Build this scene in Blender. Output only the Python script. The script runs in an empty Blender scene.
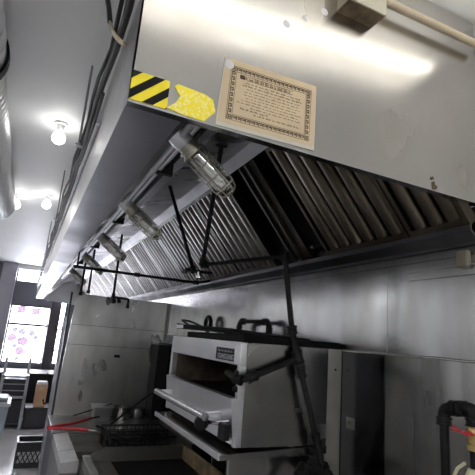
import bpy, bmesh, math, random
from mathutils import Vector, Matrix
random.seed(7)
ZO = 1.7                      # eye height: coordinates below are measured from the eye
scene = bpy.context.scene
COL = scene.collection
V = Vector

# ------------------------------------------------------------------ materials
def new_mat(name):
    m = bpy.data.materials.new(name); m.use_nodes = True
    nt = m.node_tree
    for n in list(nt.nodes): nt.nodes.remove(n)
    out = nt.nodes.new('ShaderNodeOutputMaterial')
    b = nt.nodes.new('ShaderNodeBsdfPrincipled')
    nt.links.new(b.outputs[0], out.inputs[0])
    return m, nt, b, out

def noise(nt, scale, detail=3, stretch=(1, 1, 1), coord='Object'):
    tc = nt.nodes.new('ShaderNodeTexCoord'); mp = nt.nodes.new('ShaderNodeMapping')
    mp.inputs['Scale'].default_value = stretch
    nz = nt.nodes.new('ShaderNodeTexNoise'); nz.inputs['Scale'].default_value = scale
    nz.inputs['Detail'].default_value = detail
    nt.links.new(tc.outputs[coord], mp.inputs[0]); nt.links.new(mp.outputs[0], nz.inputs['Vector'])
    return nz

def ramp(nt, src, a, b, lo=0.35, hi=0.65):
    r = nt.nodes.new('ShaderNodeValToRGB')
    r.color_ramp.elements[0].position = lo; r.color_ramp.elements[1].position = hi
    r.color_ramp.elements[0].color = (*a, 1) if len(a) == 3 else a
    r.color_ramp.elements[1].color = (*b, 1) if len(b) == 3 else b
    nt.links.new(src, r.inputs[0]); return r

def g3(v): return (v, v, v)

def paint(name, col, rough=0.6, var=0.12, scale=6, metal=0.0, bump=0.0, spec=0.5, stretch=(1, 1, 1)):
    m, nt, b, out = new_mat(name)
    nz = noise(nt, scale, 4, stretch)
    c2 = tuple(max(0, c * (1 - var)) for c in col)
    r = ramp(nt, nz.outputs['Fac'], c2, col)
    nt.links.new(r.outputs[0], b.inputs['Base Color'])
    b.inputs['Roughness'].default_value = rough; b.inputs['Metallic'].default_value = metal
    b.inputs['Specular IOR Level'].default_value = spec
    if bump:
        bp = nt.nodes.new('ShaderNodeBump'); bp.inputs['Strength'].default_value = bump; bp.inputs['Distance'].default_value = 0.01
        nz2 = noise(nt, scale * 6, 3, stretch)
        nt.links.new(nz2.outputs['Fac'], bp.inputs['Height']); nt.links.new(bp.outputs[0], b.inputs['Normal'])
    return m

def steel(name, col=(0.62, 0.61, 0.59), r0=0.22, r1=0.38, stretch=(1, 1, 14), stain=(0.45, 0.42, 0.37), stain_amt=0.35, wav=0.15, big=2.2, bs=None):
    """brushed stainless: grain along one axis, blotchy wear, slow waviness of the sheet"""
    m, nt, b, out = new_mat(name)
    b.inputs['Metallic'].default_value = 1.0
    blot = noise(nt, big, 2.5, bs or tuple(1.0 if q < 5 else 2.2 for q in stretch))
    rs = ramp(nt, blot.outputs['Fac'], col, stain, 0.36, 0.36 + .3 / max(stain_amt, .05)); rs.color_ramp.interpolation = 'EASE'
    grain = noise(nt, 60, 2, stretch)
    rg = ramp(nt, grain.outputs['Fac'], g3(0.9), g3(1.0), 0.3, 0.7)
    mx = nt.nodes.new('ShaderNodeMix'); mx.data_type = 'RGBA'; mx.blend_type = 'MULTIPLY'; mx.inputs[0].default_value = 1
    nt.links.new(rs.outputs[0], mx.inputs[6]); nt.links.new(rg.outputs[0], mx.inputs[7])
    nt.links.new(mx.outputs[2], b.inputs['Base Color'])
    mr = nt.nodes.new('ShaderNodeMapRange'); mr.inputs['From Min'].default_value = .3; mr.inputs['From Max'].default_value = .7
    mr.inputs['To Min'].default_value = r0; mr.inputs['To Max'].default_value = r1
    nt.links.new(blot.outputs['Fac'], mr.inputs[0]); nt.links.new(mr.outputs[0], b.inputs['Roughness'])
    bp = nt.nodes.new('ShaderNodeBump'); bp.inputs['Strength'].default_value = wav; bp.inputs['Distance'].default_value = 0.02
    wv = noise(nt, 3.0, 1, (1, 1, 1)); nt.links.new(wv.outputs['Fac'], bp.inputs['Height'])
    bp2 = nt.nodes.new('ShaderNodeBump'); bp2.inputs['Strength'].default_value = 0.06; bp2.inputs['Distance'].default_value = 0.002
    nt.links.new(grain.outputs['Fac'], bp2.inputs['Height']); nt.links.new(bp.outputs[0], bp2.inputs['Normal'])
    nt.links.new(bp2.outputs[0], b.inputs['Normal'])
    return m

def emit(name, col, s):
    m = bpy.data.materials.new(name); m.use_nodes = True; nt = m.node_tree
    for n in list(nt.nodes): nt.nodes.remove(n)
    out = nt.nodes.new('ShaderNodeOutputMaterial'); e = nt.nodes.new('ShaderNodeEmission')
    e.inputs[0].default_value = (*col, 1); e.inputs[1].default_value = s
    nt.links.new(e.outputs[0], out.inputs[0]); return m

def glass_mat(name, col=(1, 1, 1), alpha=0.25, rough=0.05):
    """thin glass: mostly see-through with a glossy sheen"""
    m = bpy.data.materials.new(name); m.use_nodes = True; nt = m.node_tree
    for n in list(nt.nodes): nt.nodes.remove(n)
    out = nt.nodes.new('ShaderNodeOutputMaterial'); mix = nt.nodes.new('ShaderNodeMixShader')
    t = nt.nodes.new('ShaderNodeBsdfTransparent'); t.inputs[0].default_value = (*col, 1)
    gl = nt.nodes.new('ShaderNodeBsdfGlossy'); gl.inputs['Roughness'].default_value = rough
    mix.inputs[0].default_value = alpha
    nt.links.new(t.outputs[0], mix.inputs[1]); nt.links.new(gl.outputs[0], mix.inputs[2]); nt.links.new(mix.outputs[0], out.inputs[0])
    return m

def film_mat(name, col, alpha):
    m = bpy.data.materials.new(name); m.use_nodes = True; nt = m.node_tree
    for n in list(nt.nodes): nt.nodes.remove(n)
    out = nt.nodes.new('ShaderNodeOutputMaterial'); mix = nt.nodes.new('ShaderNodeMixShader')
    t = nt.nodes.new('ShaderNodeBsdfTransparent'); t.inputs[0].default_value = (*col, 1)
    d = nt.nodes.new('ShaderNodeBsdfDiffuse'); d.inputs[0].default_value = (*col, 1)
    mix.inputs[0].default_value = alpha
    nt.links.new(t.outputs[0], mix.inputs[1]); nt.links.new(d.outputs[0], mix.inputs[2]); nt.links.new(mix.outputs[0], out.inputs[0])
    return m

M = {}
M['ceiling'] = paint('ceiling_paint', (0.86, 0.87, 0.865), 0.55, 0.05, 1.2)
M['wall'] = paint('wall_paint', (0.70, 0.70, 0.71), 0.6, 0.08, 2)
M['wall_dim'] = paint('wall_paint_grey', (0.22, 0.21, 0.20), 0.6, 0.1, 2)
M['floor'] = paint('floor_sealed', (0.66, 0.64, 0.66), 0.22, 0.15, 2.5)
M['hood_end'] = steel('hood_end_steel', (0.62, 0.60, 0.565), 0.19, 0.29, (14, 1, 1), (0.54, 0.50, 0.44), 0.5, 0.22)
M['hood_front'] = steel('hood_front_steel', (0.66, 0.66, 0.68), 0.30, 0.45, (1, 14, 1), (0.5, 0.49, 0.48), 0.4, 0.08)
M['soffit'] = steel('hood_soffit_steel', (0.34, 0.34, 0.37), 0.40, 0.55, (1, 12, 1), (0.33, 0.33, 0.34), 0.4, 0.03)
M['hood_in'] = steel('hood_inner_steel', (0.52, 0.51, 0.52), 0.22, 0.4, (1, 14, 1), (0.34, 0.31, 0.31), 0.5, 0.12)
M['band'] = steel('hood_band_steel', (0.66, 0.66, 0.68), 0.4, 0.5, (1, 14, 1), (0.5, 0.5, 0.5), 0.4, 0.05)
M['filter'] = steel('greasy_filter_steel', (0.10, 0.094, 0.085), 0.28, 0.44, (1, 1, 1), (0.07, 0.058, 0.042), 0.6, 0.05, 4)
M['filter_greasy'] = steel('brown_greasy_filter', (0.125, 0.105, 0.08), 0.36, 0.52, (1, 1, 1), (0.055, 0.042, 0.028), 0.7, 0.05, 4)
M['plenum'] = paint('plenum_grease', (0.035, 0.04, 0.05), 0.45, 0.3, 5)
M['gutter'] = steel('gutter_steel', (0.15, 0.15, 0.165), 0.35, 0.5, (1, 14, 1), (0.07, 0.07, 0.07), 0.5, 0.05)
M['wall_hi'] = steel('wall_steel_upper', (0.64, 0.64, 0.66), 0.13, 0.27, (1, 14, 1), (0.42, 0.41, 0.40), 0.7, 0.35)
M['wall_lo'] = steel('wall_steel_lower', (0.42, 0.42, 0.43), 0.09, 0.19, (1, 12, 1), (0.28, 0.27, 0.26), 0.5, 0.12)
M['wall_reflect_streak'] = steel('wall_steel_reflect_streaks', (0.50, 0.50, 0.49), 0.12, 0.30, (1, 14, 1), (0.24, 0.24, 0.24), 0.9, 0.08, 3.0, (1, 3.5, .25))  # vertical reflection streaks painted into the base colour
M['wall_black'] = steel('wall_steel_near_black', (0.075, 0.08, 0.09), 0.12, 0.22, (1, 12, 1), (0.05, 0.05, 0.055), 0.6, 0.08)  # near-black base colour for the sheet behind the oven
M['post'] = steel('post_steel', (0.66, 0.63, 0.58), 0.42, 0.52, (1, 1, 10), (0.45, 0.43, 0.39), 0.6, 0.06)
M['end_pan'] = steel('end_panel_steel', (0.58, 0.58, 0.575), 0.24, 0.36, (8, 1, 1), (0.36, 0.355, 0.345), 0.6, 0.14)
M['oven'] = steel('oven_steel', (0.70, 0.70, 0.73), 0.30, 0.42, (1, 12, 1), (0.58, 0.56, 0.54), 0.4, 0.06)
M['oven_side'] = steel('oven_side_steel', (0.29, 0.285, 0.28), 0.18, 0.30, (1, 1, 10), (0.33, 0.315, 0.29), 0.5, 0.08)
M['steel'] = steel('plain_steel', (0.66, 0.66, 0.66), 0.17, 0.28, (1, 8, 1), (0.45, 0.44, 0.42), 0.4, 0.05)
M['steel_dk'] = steel('worn_dark_steel', (0.23, 0.225, 0.22), 0.3, 0.45, (1, 8, 1), (0.18, 0.17, 0.15), 0.5, 0.08)
M['fry_rim'] = paint('fryer_rim', (0.55, 0.54, 0.55), 0.35, 0.15, 8, 0.6)
M['black'] = paint('black_iron', (0.012, 0.012, 0.013), 0.55, 0.4, 14, 0.0, 0.15, 0.2)
M['blackpipe'] = paint('black_pipe_iron', (0.010, 0.010, 0.011), 0.55, 0.4, 18, 0.0, 0.1, 0.2)
M['charred'] = paint('charred_black', (0.008, 0.008, 0.009), 0.75, 0.5, 20, 0.0, 0.0, 0.12)
M['dark'] = paint('dark_void', (0.02, 0.018, 0.016), 0.7, 0.4, 8)
M['brick'] = paint('oven_liner', (0.10, 0.075, 0.055), 0.8, 0.6, 14)
M['galv'] = paint('galvanised', (0.82, 0.82, 0.83), 0.38, 0.08, 7, 0.7)
M['conduit'] = paint('grey_conduit', (0.45, 0.45, 0.47), 0.4, 0.3, 9, 0.7)
M['beige'] = paint('beige_paint', (0.55, 0.46, 0.33), 0.5, 0.25, 8)
M['boxdim'] = paint('dull_beige_box', (0.20, 0.18, 0.14), 0.5, 0.25, 9)
M['boxpaint'] = paint('cream_box_paint', (0.50, 0.46, 0.36), 0.5, 0.25, 9)
M['rust'] = paint('rusty_underside', (0.20, 0.14, 0.075), 0.6, 0.6, 22)
M['yellow'] = paint('hazard_yellow', (0.98, 0.80, 0.02), 0.4, 0.12, 10)
M['tapeblk'] = paint('hazard_black', (0.012, 0.012, 0.013), 0.6, 0.3, 10, 0.0, 0.0, 0.15)
M['paper'] = paint('aged_paper', (0.70, 0.55, 0.36), 0.7, 0.18, 7)
M['backing'] = paint('pale_backing', (0.62, 0.58, 0.50), 0.6, 0.1, 9)
M['ink'] = paint('brown_ink', (0.09, 0.055, 0.035), 0.8, 0.2, 30)
M['red'] = paint('red_grip', (0.55, 0.02, 0.035), 0.35, 0.2, 12)
M['cardboard'] = paint('cardboard', (0.55, 0.34, 0.20), 0.8, 0.15, 6)
M['brass'] = paint('brass', (0.50, 0.38, 0.16), 0.4, 0.3, 20, 0.9)
M['cream'] = paint('cream_valve', (0.60, 0.55, 0.38), 0.5, 0.2, 18)
M['crate'] = paint('black_crate', (0.025, 0.025, 0.03), 0.35, 0.2, 9)
M['paperwhite'] = paint('white_paper', (0.8, 0.8, 0.82), 0.7, 0.06, 12)
M['greywall'] = paint('dark_grey_paint', (0.10, 0.10, 0.12), 0.55, 0.15, 3)
M['pillar'] = paint('grey_pillar_paint', (0.34, 0.33, 0.38), 0.5, 0.1, 3)
M['frame'] = paint('dark_bronze_frame', (0.085, 0.075, 0.085), 0.4, 0.2, 6, 0.3)
M['bin'] = paint('grey_bin', (0.24, 0.28, 0.33), 0.45, 0.15, 5)
M['rackpost'] = paint('grey_rack_metal', (0.42, 0.42, 0.46), 0.35, 0.2, 8, 0.5)
M['cable'] = paint('black_cable', (0.02, 0.02, 0.022), 0.5, 0.3, 10)
M['white'] = paint('white_plastic', (0.7, 0.7, 0.7), 0.4, 0.08, 10)
M['lampmetal'] = paint('dull_lamp_metal', (0.33, 0.32, 0.27), 0.4, 0.35, 20, 0.8)
M['bulbglass'] = paint('frosted_bulb', (0.30, 0.30, 0.25), 0.15, 0.1, 12)
M['jar'] = glass_mat('jar_glass', (0.70, 0.71, 0.66), 0.42, 0.06)
M['pane'] = glass_mat('window_glass', (0.97, 0.97, 1.0), 0.05, 0.02)
M['pinkfilm'] = film_mat('pink_film', (0.34, 0.29, 0.34), 0.01)
M['bluefilm'] = film_mat('lavender_film', (0.31, 0.30, 0.35), 0.01)
M['bulb'] = emit('bulb_glow', (1.0, 0.98, 0.95), 11)
M['tube_dim'] = emit('old_tube_glow', (1.0, 0.96, 0.89), 2.7)
M['tube'] = emit('fill_tube_glow', (0.99, 1.0, 0.975), 16)  # glow of the battens added as fill
# retro-reflective yellow tape: yellow with a honeycomb of pale cells
def retro():
    m, nt, b, out = new_mat('reflective_yellow')
    tc = nt.nodes.new('ShaderNodeTexCoord'); vo = nt.nodes.new('ShaderNodeTexVoronoi'); vo.inputs['Scale'].default_value = 130
    nt.links.new(tc.outputs['Object'], vo.inputs['Vector'])
    r = ramp(nt, vo.outputs['Distance'], (1.0, 0.93, 0.5), (1.0, 0.82, 0.04), 0.1, 0.55)
    nt.links.new(r.outputs[0], b.inputs['Base Color']); b.inputs['Roughness'].default_value = 0.3
    return m
M['retro'] = retro()

# ------------------------------------------------------------------ mesh helpers
def bm_(): return bmesh.new()

def add_hexa(bm, c):
    """eight corners: bottom ring 0-3, top ring 4-7"""
    v = [bm.verts.new(p) for p in c]
    for f in ((3, 2, 1, 0), (4, 5, 6, 7), (0, 1, 5, 4), (1, 2, 6, 5), (2, 3, 7, 6), (3, 0, 4, 7)):
        bm.faces.new([v[i] for i in f])
    return v

def add_box(bm, a, b, bev=0.0):
    (x0, y0, z0), (x1, y1, z1) = a, b
    x0, x1 = min(x0, x1), max(x0, x1); y0, y1 = min(y0, y1), max(y0, y1); z0, z1 = min(z0, z1), max(z0, z1)
    v = add_hexa(bm, [(x0, y0, z0), (x1, y0, z0), (x1, y1, z0), (x0, y1, z0), (x0, y0, z1), (x1, y0, z1), (x1, y1, z1), (x0, y1, z1)])
    if bev:
        es = set()
        for q in v: es.update(q.link_edges)
        bmesh.ops.bevel(bm, geom=list(es), offset=bev, segments=2, affect='EDGES', profile=0.5)

def add_prism(bm, prof, axis, a, b):
    """extrude a closed 2-D profile along an axis; axis y: profile is (x,z); x: (y,z); z: (x,y)"""
    def P(p, t):
        return {'y': (p[0], t, p[1]), 'x': (t, p[0], p[1]), 'z': (p[0], p[1], t)}[axis]
    n = len(prof)
    A = [bm.verts.new(P(p, a)) for p in prof]; B = [bm.verts.new(P(p, b)) for p in prof]
    bm.faces.new(A[::-1]); bm.faces.new(B)
    for i in range(n): bm.faces.new((A[i], A[(i + 1) % n], B[(i + 1) % n], B[i]))

def add_sheet(bm, p, q, r, s, t):
    """flat plate through four corners, thickness t along -normal"""
    p, q, r, s = map(V, (p, q, r, s))
    n = (q - p).cross(s - p).normalized() * t
    add_hexa(bm, [p, q, r, s, p + n, q + n, r + n, s + n])

def frame_of(d):
    d = d.normalized(); u = V((0, 0, 1)) if abs(d.z) < 0.9 else V((1, 0, 0))
    a = d.cross(u).normalized(); return a, d.cross(a).normalized()

def add_tube(bm, pts, r, seg=10, closed=False):
    pts = [V(p) for p in pts]; n = len(pts); rings = []
    R = r if isinstance(r, (list, tuple)) else [r] * n
    a = None
    for i, p in enumerate(pts):
        d = (pts[(i + 1) % n] - pts[i - 1]) if (closed or 0 < i < n - 1) else (pts[1] - pts[0] if i == 0 else pts[-1] - pts[-2])
        d = d.normalized()
        if a is None: a, b = frame_of(d)
        else:
            a = (a - d * a.dot(d)).normalized(); b = d.cross(a).normalized()
        rings.append([bm.verts.new(p + (a * math.cos(t) + b * math.sin(t)) * R[i]) for t in [2 * math.pi * k / seg for k in range(seg)]])
    m = n if closed else n - 1
    for i in range(m):
        A, B = rings[i], rings[(i + 1) % n]
        for k in range(seg): bm.faces.new((A[k], A[(k + 1) % seg], B[(k + 1) % seg], B[k]))
    if not closed:
        bm.faces.new(rings[0][::-1]); bm.faces.new(rings[-1])

def add_lathe(bm, prof, o, d, seg=24, cap=True):
    """profile of (distance along d, radius) swept round the axis"""
    o, d = V(o), V(d).normalized(); a, b = frame_of(d); rings = []
    for t, r in prof:
        rings.append([bm.verts.new(o + d * t + (a * math.cos(q) + b * math.sin(q)) * max(r, 1e-4)) for q in [2 * math.pi * k / seg for k in range(seg)]])
    for A, B in zip(rings, rings[1:]):
        for k in range(seg): bm.faces.new((A[k], A[(k + 1) % seg], B[(k + 1) % seg], B[k]))
    if cap:
        bm.faces.new(rings[0][::-1]); bm.faces.new(rings[-1])

def arc(p0, p1, p2, n=6):
    """quadratic bend from p0 to p2 about p1"""
    p0, p1, p2 = map(V, (p0, p1, p2))
    return [p0 * (1 - t) ** 2 + p1 * 2 * t * (1 - t) + p2 * t * t for t in [i / n for i in range(n + 1)]]

def rounded(pts, r):
    """polyline with rounded corners"""
    pts = [V(p) for p in pts]; out = [pts[0]]
    for i in range(1, len(pts) - 1):
        u = (pts[i - 1] - pts[i]); w = (pts[i + 1] - pts[i])
        k = min(r, u.length * .45, w.length * .45)
        out += arc(pts[i] + u.normalized() * k, pts[i], pts[i] + w.normalized() * k, 5)
    return out + [pts[-1]]

ROOT = {}
def obj(name, bm, mat, parent=None, label=None, smooth=False, auto=None):
    """link a bmesh (eye coordinates) as one object; a part's mesh is stored relative to its thing's base"""
    bmesh.ops.recalc_face_normals(bm, faces=bm.faces)
    if parent is None:
        xs = [v.co for v in bm.verts]
        base = V(((min(v.x for v in xs) + max(v.x for v in xs)) / 2, (min(v.y for v in xs) + max(v.y for v in xs)) / 2, min(v.z for v in xs)))
    else:
        base = ROOT[parent.name]
    for v in bm.verts: v.co -= base
    me = bpy.data.meshes.new(name); bm.to_mesh(me); bm.free()
    if smooth:
        for p in me.polygons: p.use_smooth = True
    me.materials.append(M[mat] if isinstance(mat, str) else mat)
    if smooth and auto is not None:
        me.set_sharp_from_angle(angle=math.radians(auto))
    o = bpy.data.objects.new(name, me); COL.objects.link(o)
    if parent is None: o.location = base + V((0, 0, ZO))
    else: o.parent = parent
    ROOT[o.name] = base
    if label: o['label'] = label
    return o

def thing(name, label, cat, base, group=None):
    o = bpy.data.objects.new(name, None); COL.objects.link(o); o.empty_display_size = .05
    o.location = V(base) + V((0, 0, ZO)); o['label'] = label; o['category'] = cat
    if group: o['group'] = group
    ROOT[o.name] = V(base); return o

def tag(o, label, cat, group=None):
    o['label'] = label; o['category'] = cat
    if group: o['group'] = group
    return o

def struct(name, bm, mat, parent=None, **k):
    o = obj(name, bm, mat, parent, **k)
    if parent is None: o['kind'] = 'structure'
    return o

def dup(root, delta, label=None, group=None):
    r = root.copy(); COL.objects.link(r); r.location = root.location + V(delta)
    if label: r['label'] = label
    if group: r['group'] = group
    ROOT[r.name] = ROOT[root.name] + V(delta)
    for ch in list(root.children):
        c = ch.copy(); COL.objects.link(c); c.parent = r
        for g in ch.children:
            d = g.copy(); COL.objects.link(d); d.parent = c
    return r

def each(name, mat, parent, builders, auto=40):
    for f in builders:
        b = bm_(); f(b); obj(name, b, mat, parent, smooth=True, auto=auto)

def fits(name, parent, specs):
    each(name, 'blackpipe', parent, [lambda b, q=q: fitting(b, *q) for q in specs])

def tube_obj(name, pts, r, mat, parent=None, seg=12, **k):
    b = bm_(); add_tube(b, pts, r, seg); return obj(name, b, mat, parent, smooth=True, auto=50, **k)

def fitting(bm, p, d, r, l):
    """threaded coupling: sleeve with a thicker rim at each end"""
    d = V(d).normalized(); o = V(p) - d * l / 2
    add_lathe(bm, [(0, r * .9), (0, r * 1.12), (l * .22, r * 1.12), (l * .25, r), (l * .75, r), (l * .78, r * 1.12), (l, r * 1.12), (l, r * .9)], o, d, 14)

FL, CE = -1.7, 1.2          # floor, ceiling
XW = 1.3                    # stainless face of the kitchen wall
XL, YB, YF = -2.2, -3.0, 10.5
# ------------------------------------------------------------------ the room
b = bm_(); add_box(b, (XL, YB, FL - .1), (1.5, YF + .2, FL)); struct('floor', b, 'floor')
b = bm_(); add_box(b, (XL, YB, CE), (1.5, YF + .2, CE + .1)); struct('ceiling', b, 'ceiling')
b = bm_(); add_box(b, (XW + .02, YB, FL), (1.5, YF + .2, CE)); WR = struct('wall_right', b, 'wall')
b = bm_(); add_box(b, (XL - .1, YB, FL), (XL, YF + .2, CE)); WL = struct('wall_left', b, 'wall')
b = bm_(); add_box(b, (XL, YB, FL), (XL + .015, YF, -.6)); obj('reflect_band', b, 'wall_dim', WL, label='unseen dark band added low on the aisle wall for steel to reflect')  # unseen dark band, added and sized for reflections in the steel
b = bm_(); add_box(b, (XL, YB - .1, FL), (1.5, YB, CE)); struct('wall_back', b, 'wall')
# far storefront wall: lintel, dark fascia, pillars, sill, glass
def wf(name, x0, x1, z0, z1, mat, y0=YF, y1=YF + .2):
    b = bm_(); add_box(b, (x0, y0, z0), (x1, y1, z1)); return struct(name, b, mat)
b = bm_()
for (x0, x1, z0, z1) in ((XL, XW, 1.12, CE), (-.45, .47, .36, .82), (XL, XW, FL, -.86), (.80, XW, -.86, 1.12), (XL, -.33, -.86, 1.12)):
    add_box(b, (x0, YF, z0), (x1, YF + .2, z1))
struct('wall_front', b, 'greywall')
b = bm_(); add_box(b, (-.60, YF - .22, FL), (-.325, YF + .1, CE)); struct('trim_1', b, 'pillar')
b = bm_(); add_box(b, (-1.35, YF - .05, .45), (-.60, YF, 1.12)); struct('trim_2', b, 'greywall')
b = bm_(); add_box(b, (.455, YF - .12, FL), (.64, YF + .02, .54)); add_box(b, (.54, YF - .12, .54), (.64, YF + .02, CE)); struct('trim_3', b, 'frame')
b = bm_(); add_box(b, (-.33, YF - .10, 1.10), (.5, YF - .02, CE)); struct('trim_4', b, 'wall')
def window(n, x0, x1, z0, z1, bars=()):
    b = bm_(); t = .035
    for (a0, a1, c0, c1) in ((x0, x1, z0, z0 + t), (x0, x1, z1 - t, z1), (x0, x0 + t, z0 + t, z1 - t), (x1 - t, x1, z0 + t, z1 - t)) + tuple(bars):
        add_box(b, (a0, YF + .03, c0), (a1, YF + .09, c1))
    w = struct('window_%d' % n, b, 'frame')
    b = bm_(); add_box(b, (x0, YF + .055, z0), (x1, YF + .063, z1)); obj('pane', b, 'pane', w)
window(1, -.33, .47, .82, 1.12)
window(2, -.33, .47, -.86, .36, ((-.3, .44, -.075, -.03),))
window(3, .64, .80, -.86, 1.12, ((.66, .78, .0, .03),))
# posters stuck on the glass
def flat_poly(name, pts, mat, y):
    b = bm_(); add_prism(b, pts, 'y', y, y + .002); return obj(name, b, mat)
sq = [(-.19, .17), (-.03, .18), (-.03, .33), (-.19, .32)]
tag(flat_poly('window_poster', sq, 'pinkfilm', YF + .045), 'faint pink square poster on the storefront window, the one nearer the grey pillar', 'poster', 'square posters on the window')
tag(flat_poly('window_poster', [(x + .29, z - .01) for x, z in sq], 'pinkfilm', YF + .045), 'faint pink square poster on the storefront window, the one nearer the dark post', 'poster', 'square posters on the window')
def blob(b, cx_, cz_, r, sd):
    rr = random.Random(sd); add_prism(b, [(cx_ + r * (1 + rr.uniform(-.3, .2)) * math.cos(a), cz_ + r * (1 + rr.uniform(-.3, .2)) * math.sin(a)) for a in [2 * math.pi * k / 14 for k in range(14)]], 'y', YF + .045, YF + .047)
wd = thing('window_decal', 'pale lavender blossom-shaped decal on the lower storefront glass', 'decal', (0, YF + .046, -.76))
for k, (px, pz, r) in enumerate(((-.19, -.33, .085), (-.16, -.17, .06), (-.02, -.20, .075), (.03, -.40, .11), (.17, -.22, .07), (.26, -.31, .05), (.0, -.60, .09), (-.12, -.50, .05), (-.03, -.76, .05))):
    b = bm_(); blob(b, px, pz, r, k); obj('blossom', b, 'bluefilm' if k % 3 else 'pinkfilm', wd)

# stainless sheets on the kitchen wall
def sheet(x, y0, y1, z0, z1, mat, lab=None):
    b = bm_(); add_box(b, (x, y0, z0), (XW + .021, y1, z1), .0015); obj('steel_sheet', b, mat, WR, label=lab)
sheet(XW, 1.3455, 4.42, -.012, .335, 'wall_hi', 'pale upper stainless wall sheet')
sheet(XW, -.6, 1.3445, -.012, .335, 'wall_hi', 'pale upper stainless wall sheet')
sheet(XW, 4.43, 8.6, -.9, .335, 'wall_hi')
sheet(XW + .006, -.6, 8.6, .336, .50, 'wall_hi')
sheet(XW - .012, 1.3455, 4.44, FL + .1, -.0135, 'wall_black', 'near-black lower wall sheet behind the oven')
sheet(XW - .012, -.6, 1.3445, FL + .1, -.0135, 'wall_reflect_streak', 'grey lower wall sheet with painted reflection streaks')
b = bm_(); add_tube(b, [(XW - .010, -.6 + 5.02 * i / 50, -.0105 + .0012 * math.sin(i * 2.3)) for i in range(51)], .005, 8); obj('sheet_ledge', b, 'steel', WR, smooth=True, label='bright folded edge of the lower sheet')
b = bm_(); add_box(b, (XW - .016, 1.512, -.325), (XW - .012, 1.565, -.28), .001); add_tube(b, [(XW - .017, 1.54, -.30), (XW - .028, 1.54, -.30)], .006, 8)
obj('latch_plate', b, 'steel_dk', WR)

# ------------------------------------------------------------------ exhaust hood
HY0, HY1 = .915, 10.1
XF, XS, ZB = .123, .255, .5     # front face, inner edge of the soffit, bottom
T1 = (.62, .87)                 # top of the sloping inner panel
FT = (.874, .874)               # top edge of filters
FB = (1.262, .420)                # bottom edge of filters
hood = thing('exhaust_hood', 'long stainless steel exhaust hood running along the kitchen wall under the ceiling', 'exhaust hood', (.7, 5.5, .4))
b = bm_(); add_box(b, (XF, HY0, ZB), (XF + .004, HY1, .80)); add_box(b, (XF, HY0, .80), (XF + .09, HY1, .804))
obj('front_skirt', b, 'hood_front', hood, smooth=False)
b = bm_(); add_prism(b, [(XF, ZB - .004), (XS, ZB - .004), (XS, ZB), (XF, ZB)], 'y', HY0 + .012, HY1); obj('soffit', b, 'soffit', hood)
b = bm_()
add_prism(b, [(XF, .4955), (1.296, .4955), (1.296, 1.19), (.45, 1.19), (XF, .98)], 'y', HY0, HY0 + .010)
obj('end_panel', b, 'hood_end', hood)
b = bm_(); add_box(b, (XF + .002, HY0 - .0015, .4945), (1.296, HY0 + .022, .4985)); obj('end_panel_hem', b, 'steel', hood)
b = bm_(); add_sheet(b, (XS, HY0 + .012, ZB), (XS, HY1, ZB), (T1[0], HY1, T1[1]), (T1[0], HY0 + .012, T1[1]), -.004); obj('inner_panel', b, 'hood_in', hood)
b = bm_(); add_prism(b, [T1, (.835, .925), (.835, .93), (T1[0], T1[1] + .005)], 'y', HY0 + .012, HY1); obj('inner_roof', b, 'hood_in', hood)
b = bm_(); add_prism(b, [(.832, .928), (FT[0] - .004, FT[1] - .006), (FT[0], FT[1]), (.838, .934)], 'y', HY0 + .012, HY1); obj('filter_track', b, 'band', hood)
b = bm_(); add_prism(b, [(1.252, .404), (1.296, .366), (1.296, .372), (1.257, .408), (1.257, .424), (1.252, .424)], 'y', HY0 + .012, HY1)
obj('grease_trough', b, 'gutter', hood)
b = bm_()
for z0, z1, x in ((.368, .392, 1.285), (.392, .397, 1.278)): add_box(b, (x, HY0 + .012, z0), (1.298, HY1, z1))
obj('wall_flange', b, 'gutter', hood)
b = bm_(); add_prism(b, [(.838, .934), (1.0, 1.15), (1.29, 1.15), (1.29, .50), (1.297, .50), (1.297, 1.17), (.99, 1.17), (.832, .94)], 'y', HY0 + .012, HY1); obj('plenum_lining', b, 'plenum', hood)
b = bm_(); add_prism(b, [(XF, ZB), (1.296, .4), (1.296, 1.19), (.45, 1.19), (XF, .80)], 'y', HY1, HY1 + .01); obj('far_end_panel', b, 'hood_front', hood)
b = bm_(); add_prism(b, [(XF + .09, .804), (.45, 1.185), (.455, 1.185), (XF + .095, .802)], 'y', HY0 + .012, HY1); obj('top_slope', b, 'hood_front', hood)
b = bm_()
for (x, z) in ((1.066, .535),):
    add_lathe(b, [(0, .004), (.003, .0055), (.005, .0035)], (x, HY0, z), (0, -1, 0), 10)
    add_tube(b, [(x + .004, HY0 - .002, .524), (x + .005, HY0 - .002, .508)], .0035, 8)
    add_lathe(b, [(0, .008), (.005, .007), (.007, .003)], (x + .010, HY0, .507), (0, -1, 0), 10)
obj('hanger_bolt', b, 'rust', hood)
# weld marks and dents along the top of the end panel
for (px, pz, r) in ((.515, .86, .012), (.575, .905, .010), (.64, .955, .012)):
    b = bm_(); add_lathe(b, [(0, r), (.0006, r * .9), (.001, r * .3)], (px, HY0, pz), (0, -1, 0), 14); obj('patch_mark', b, 'paperwhite', hood)

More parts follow.
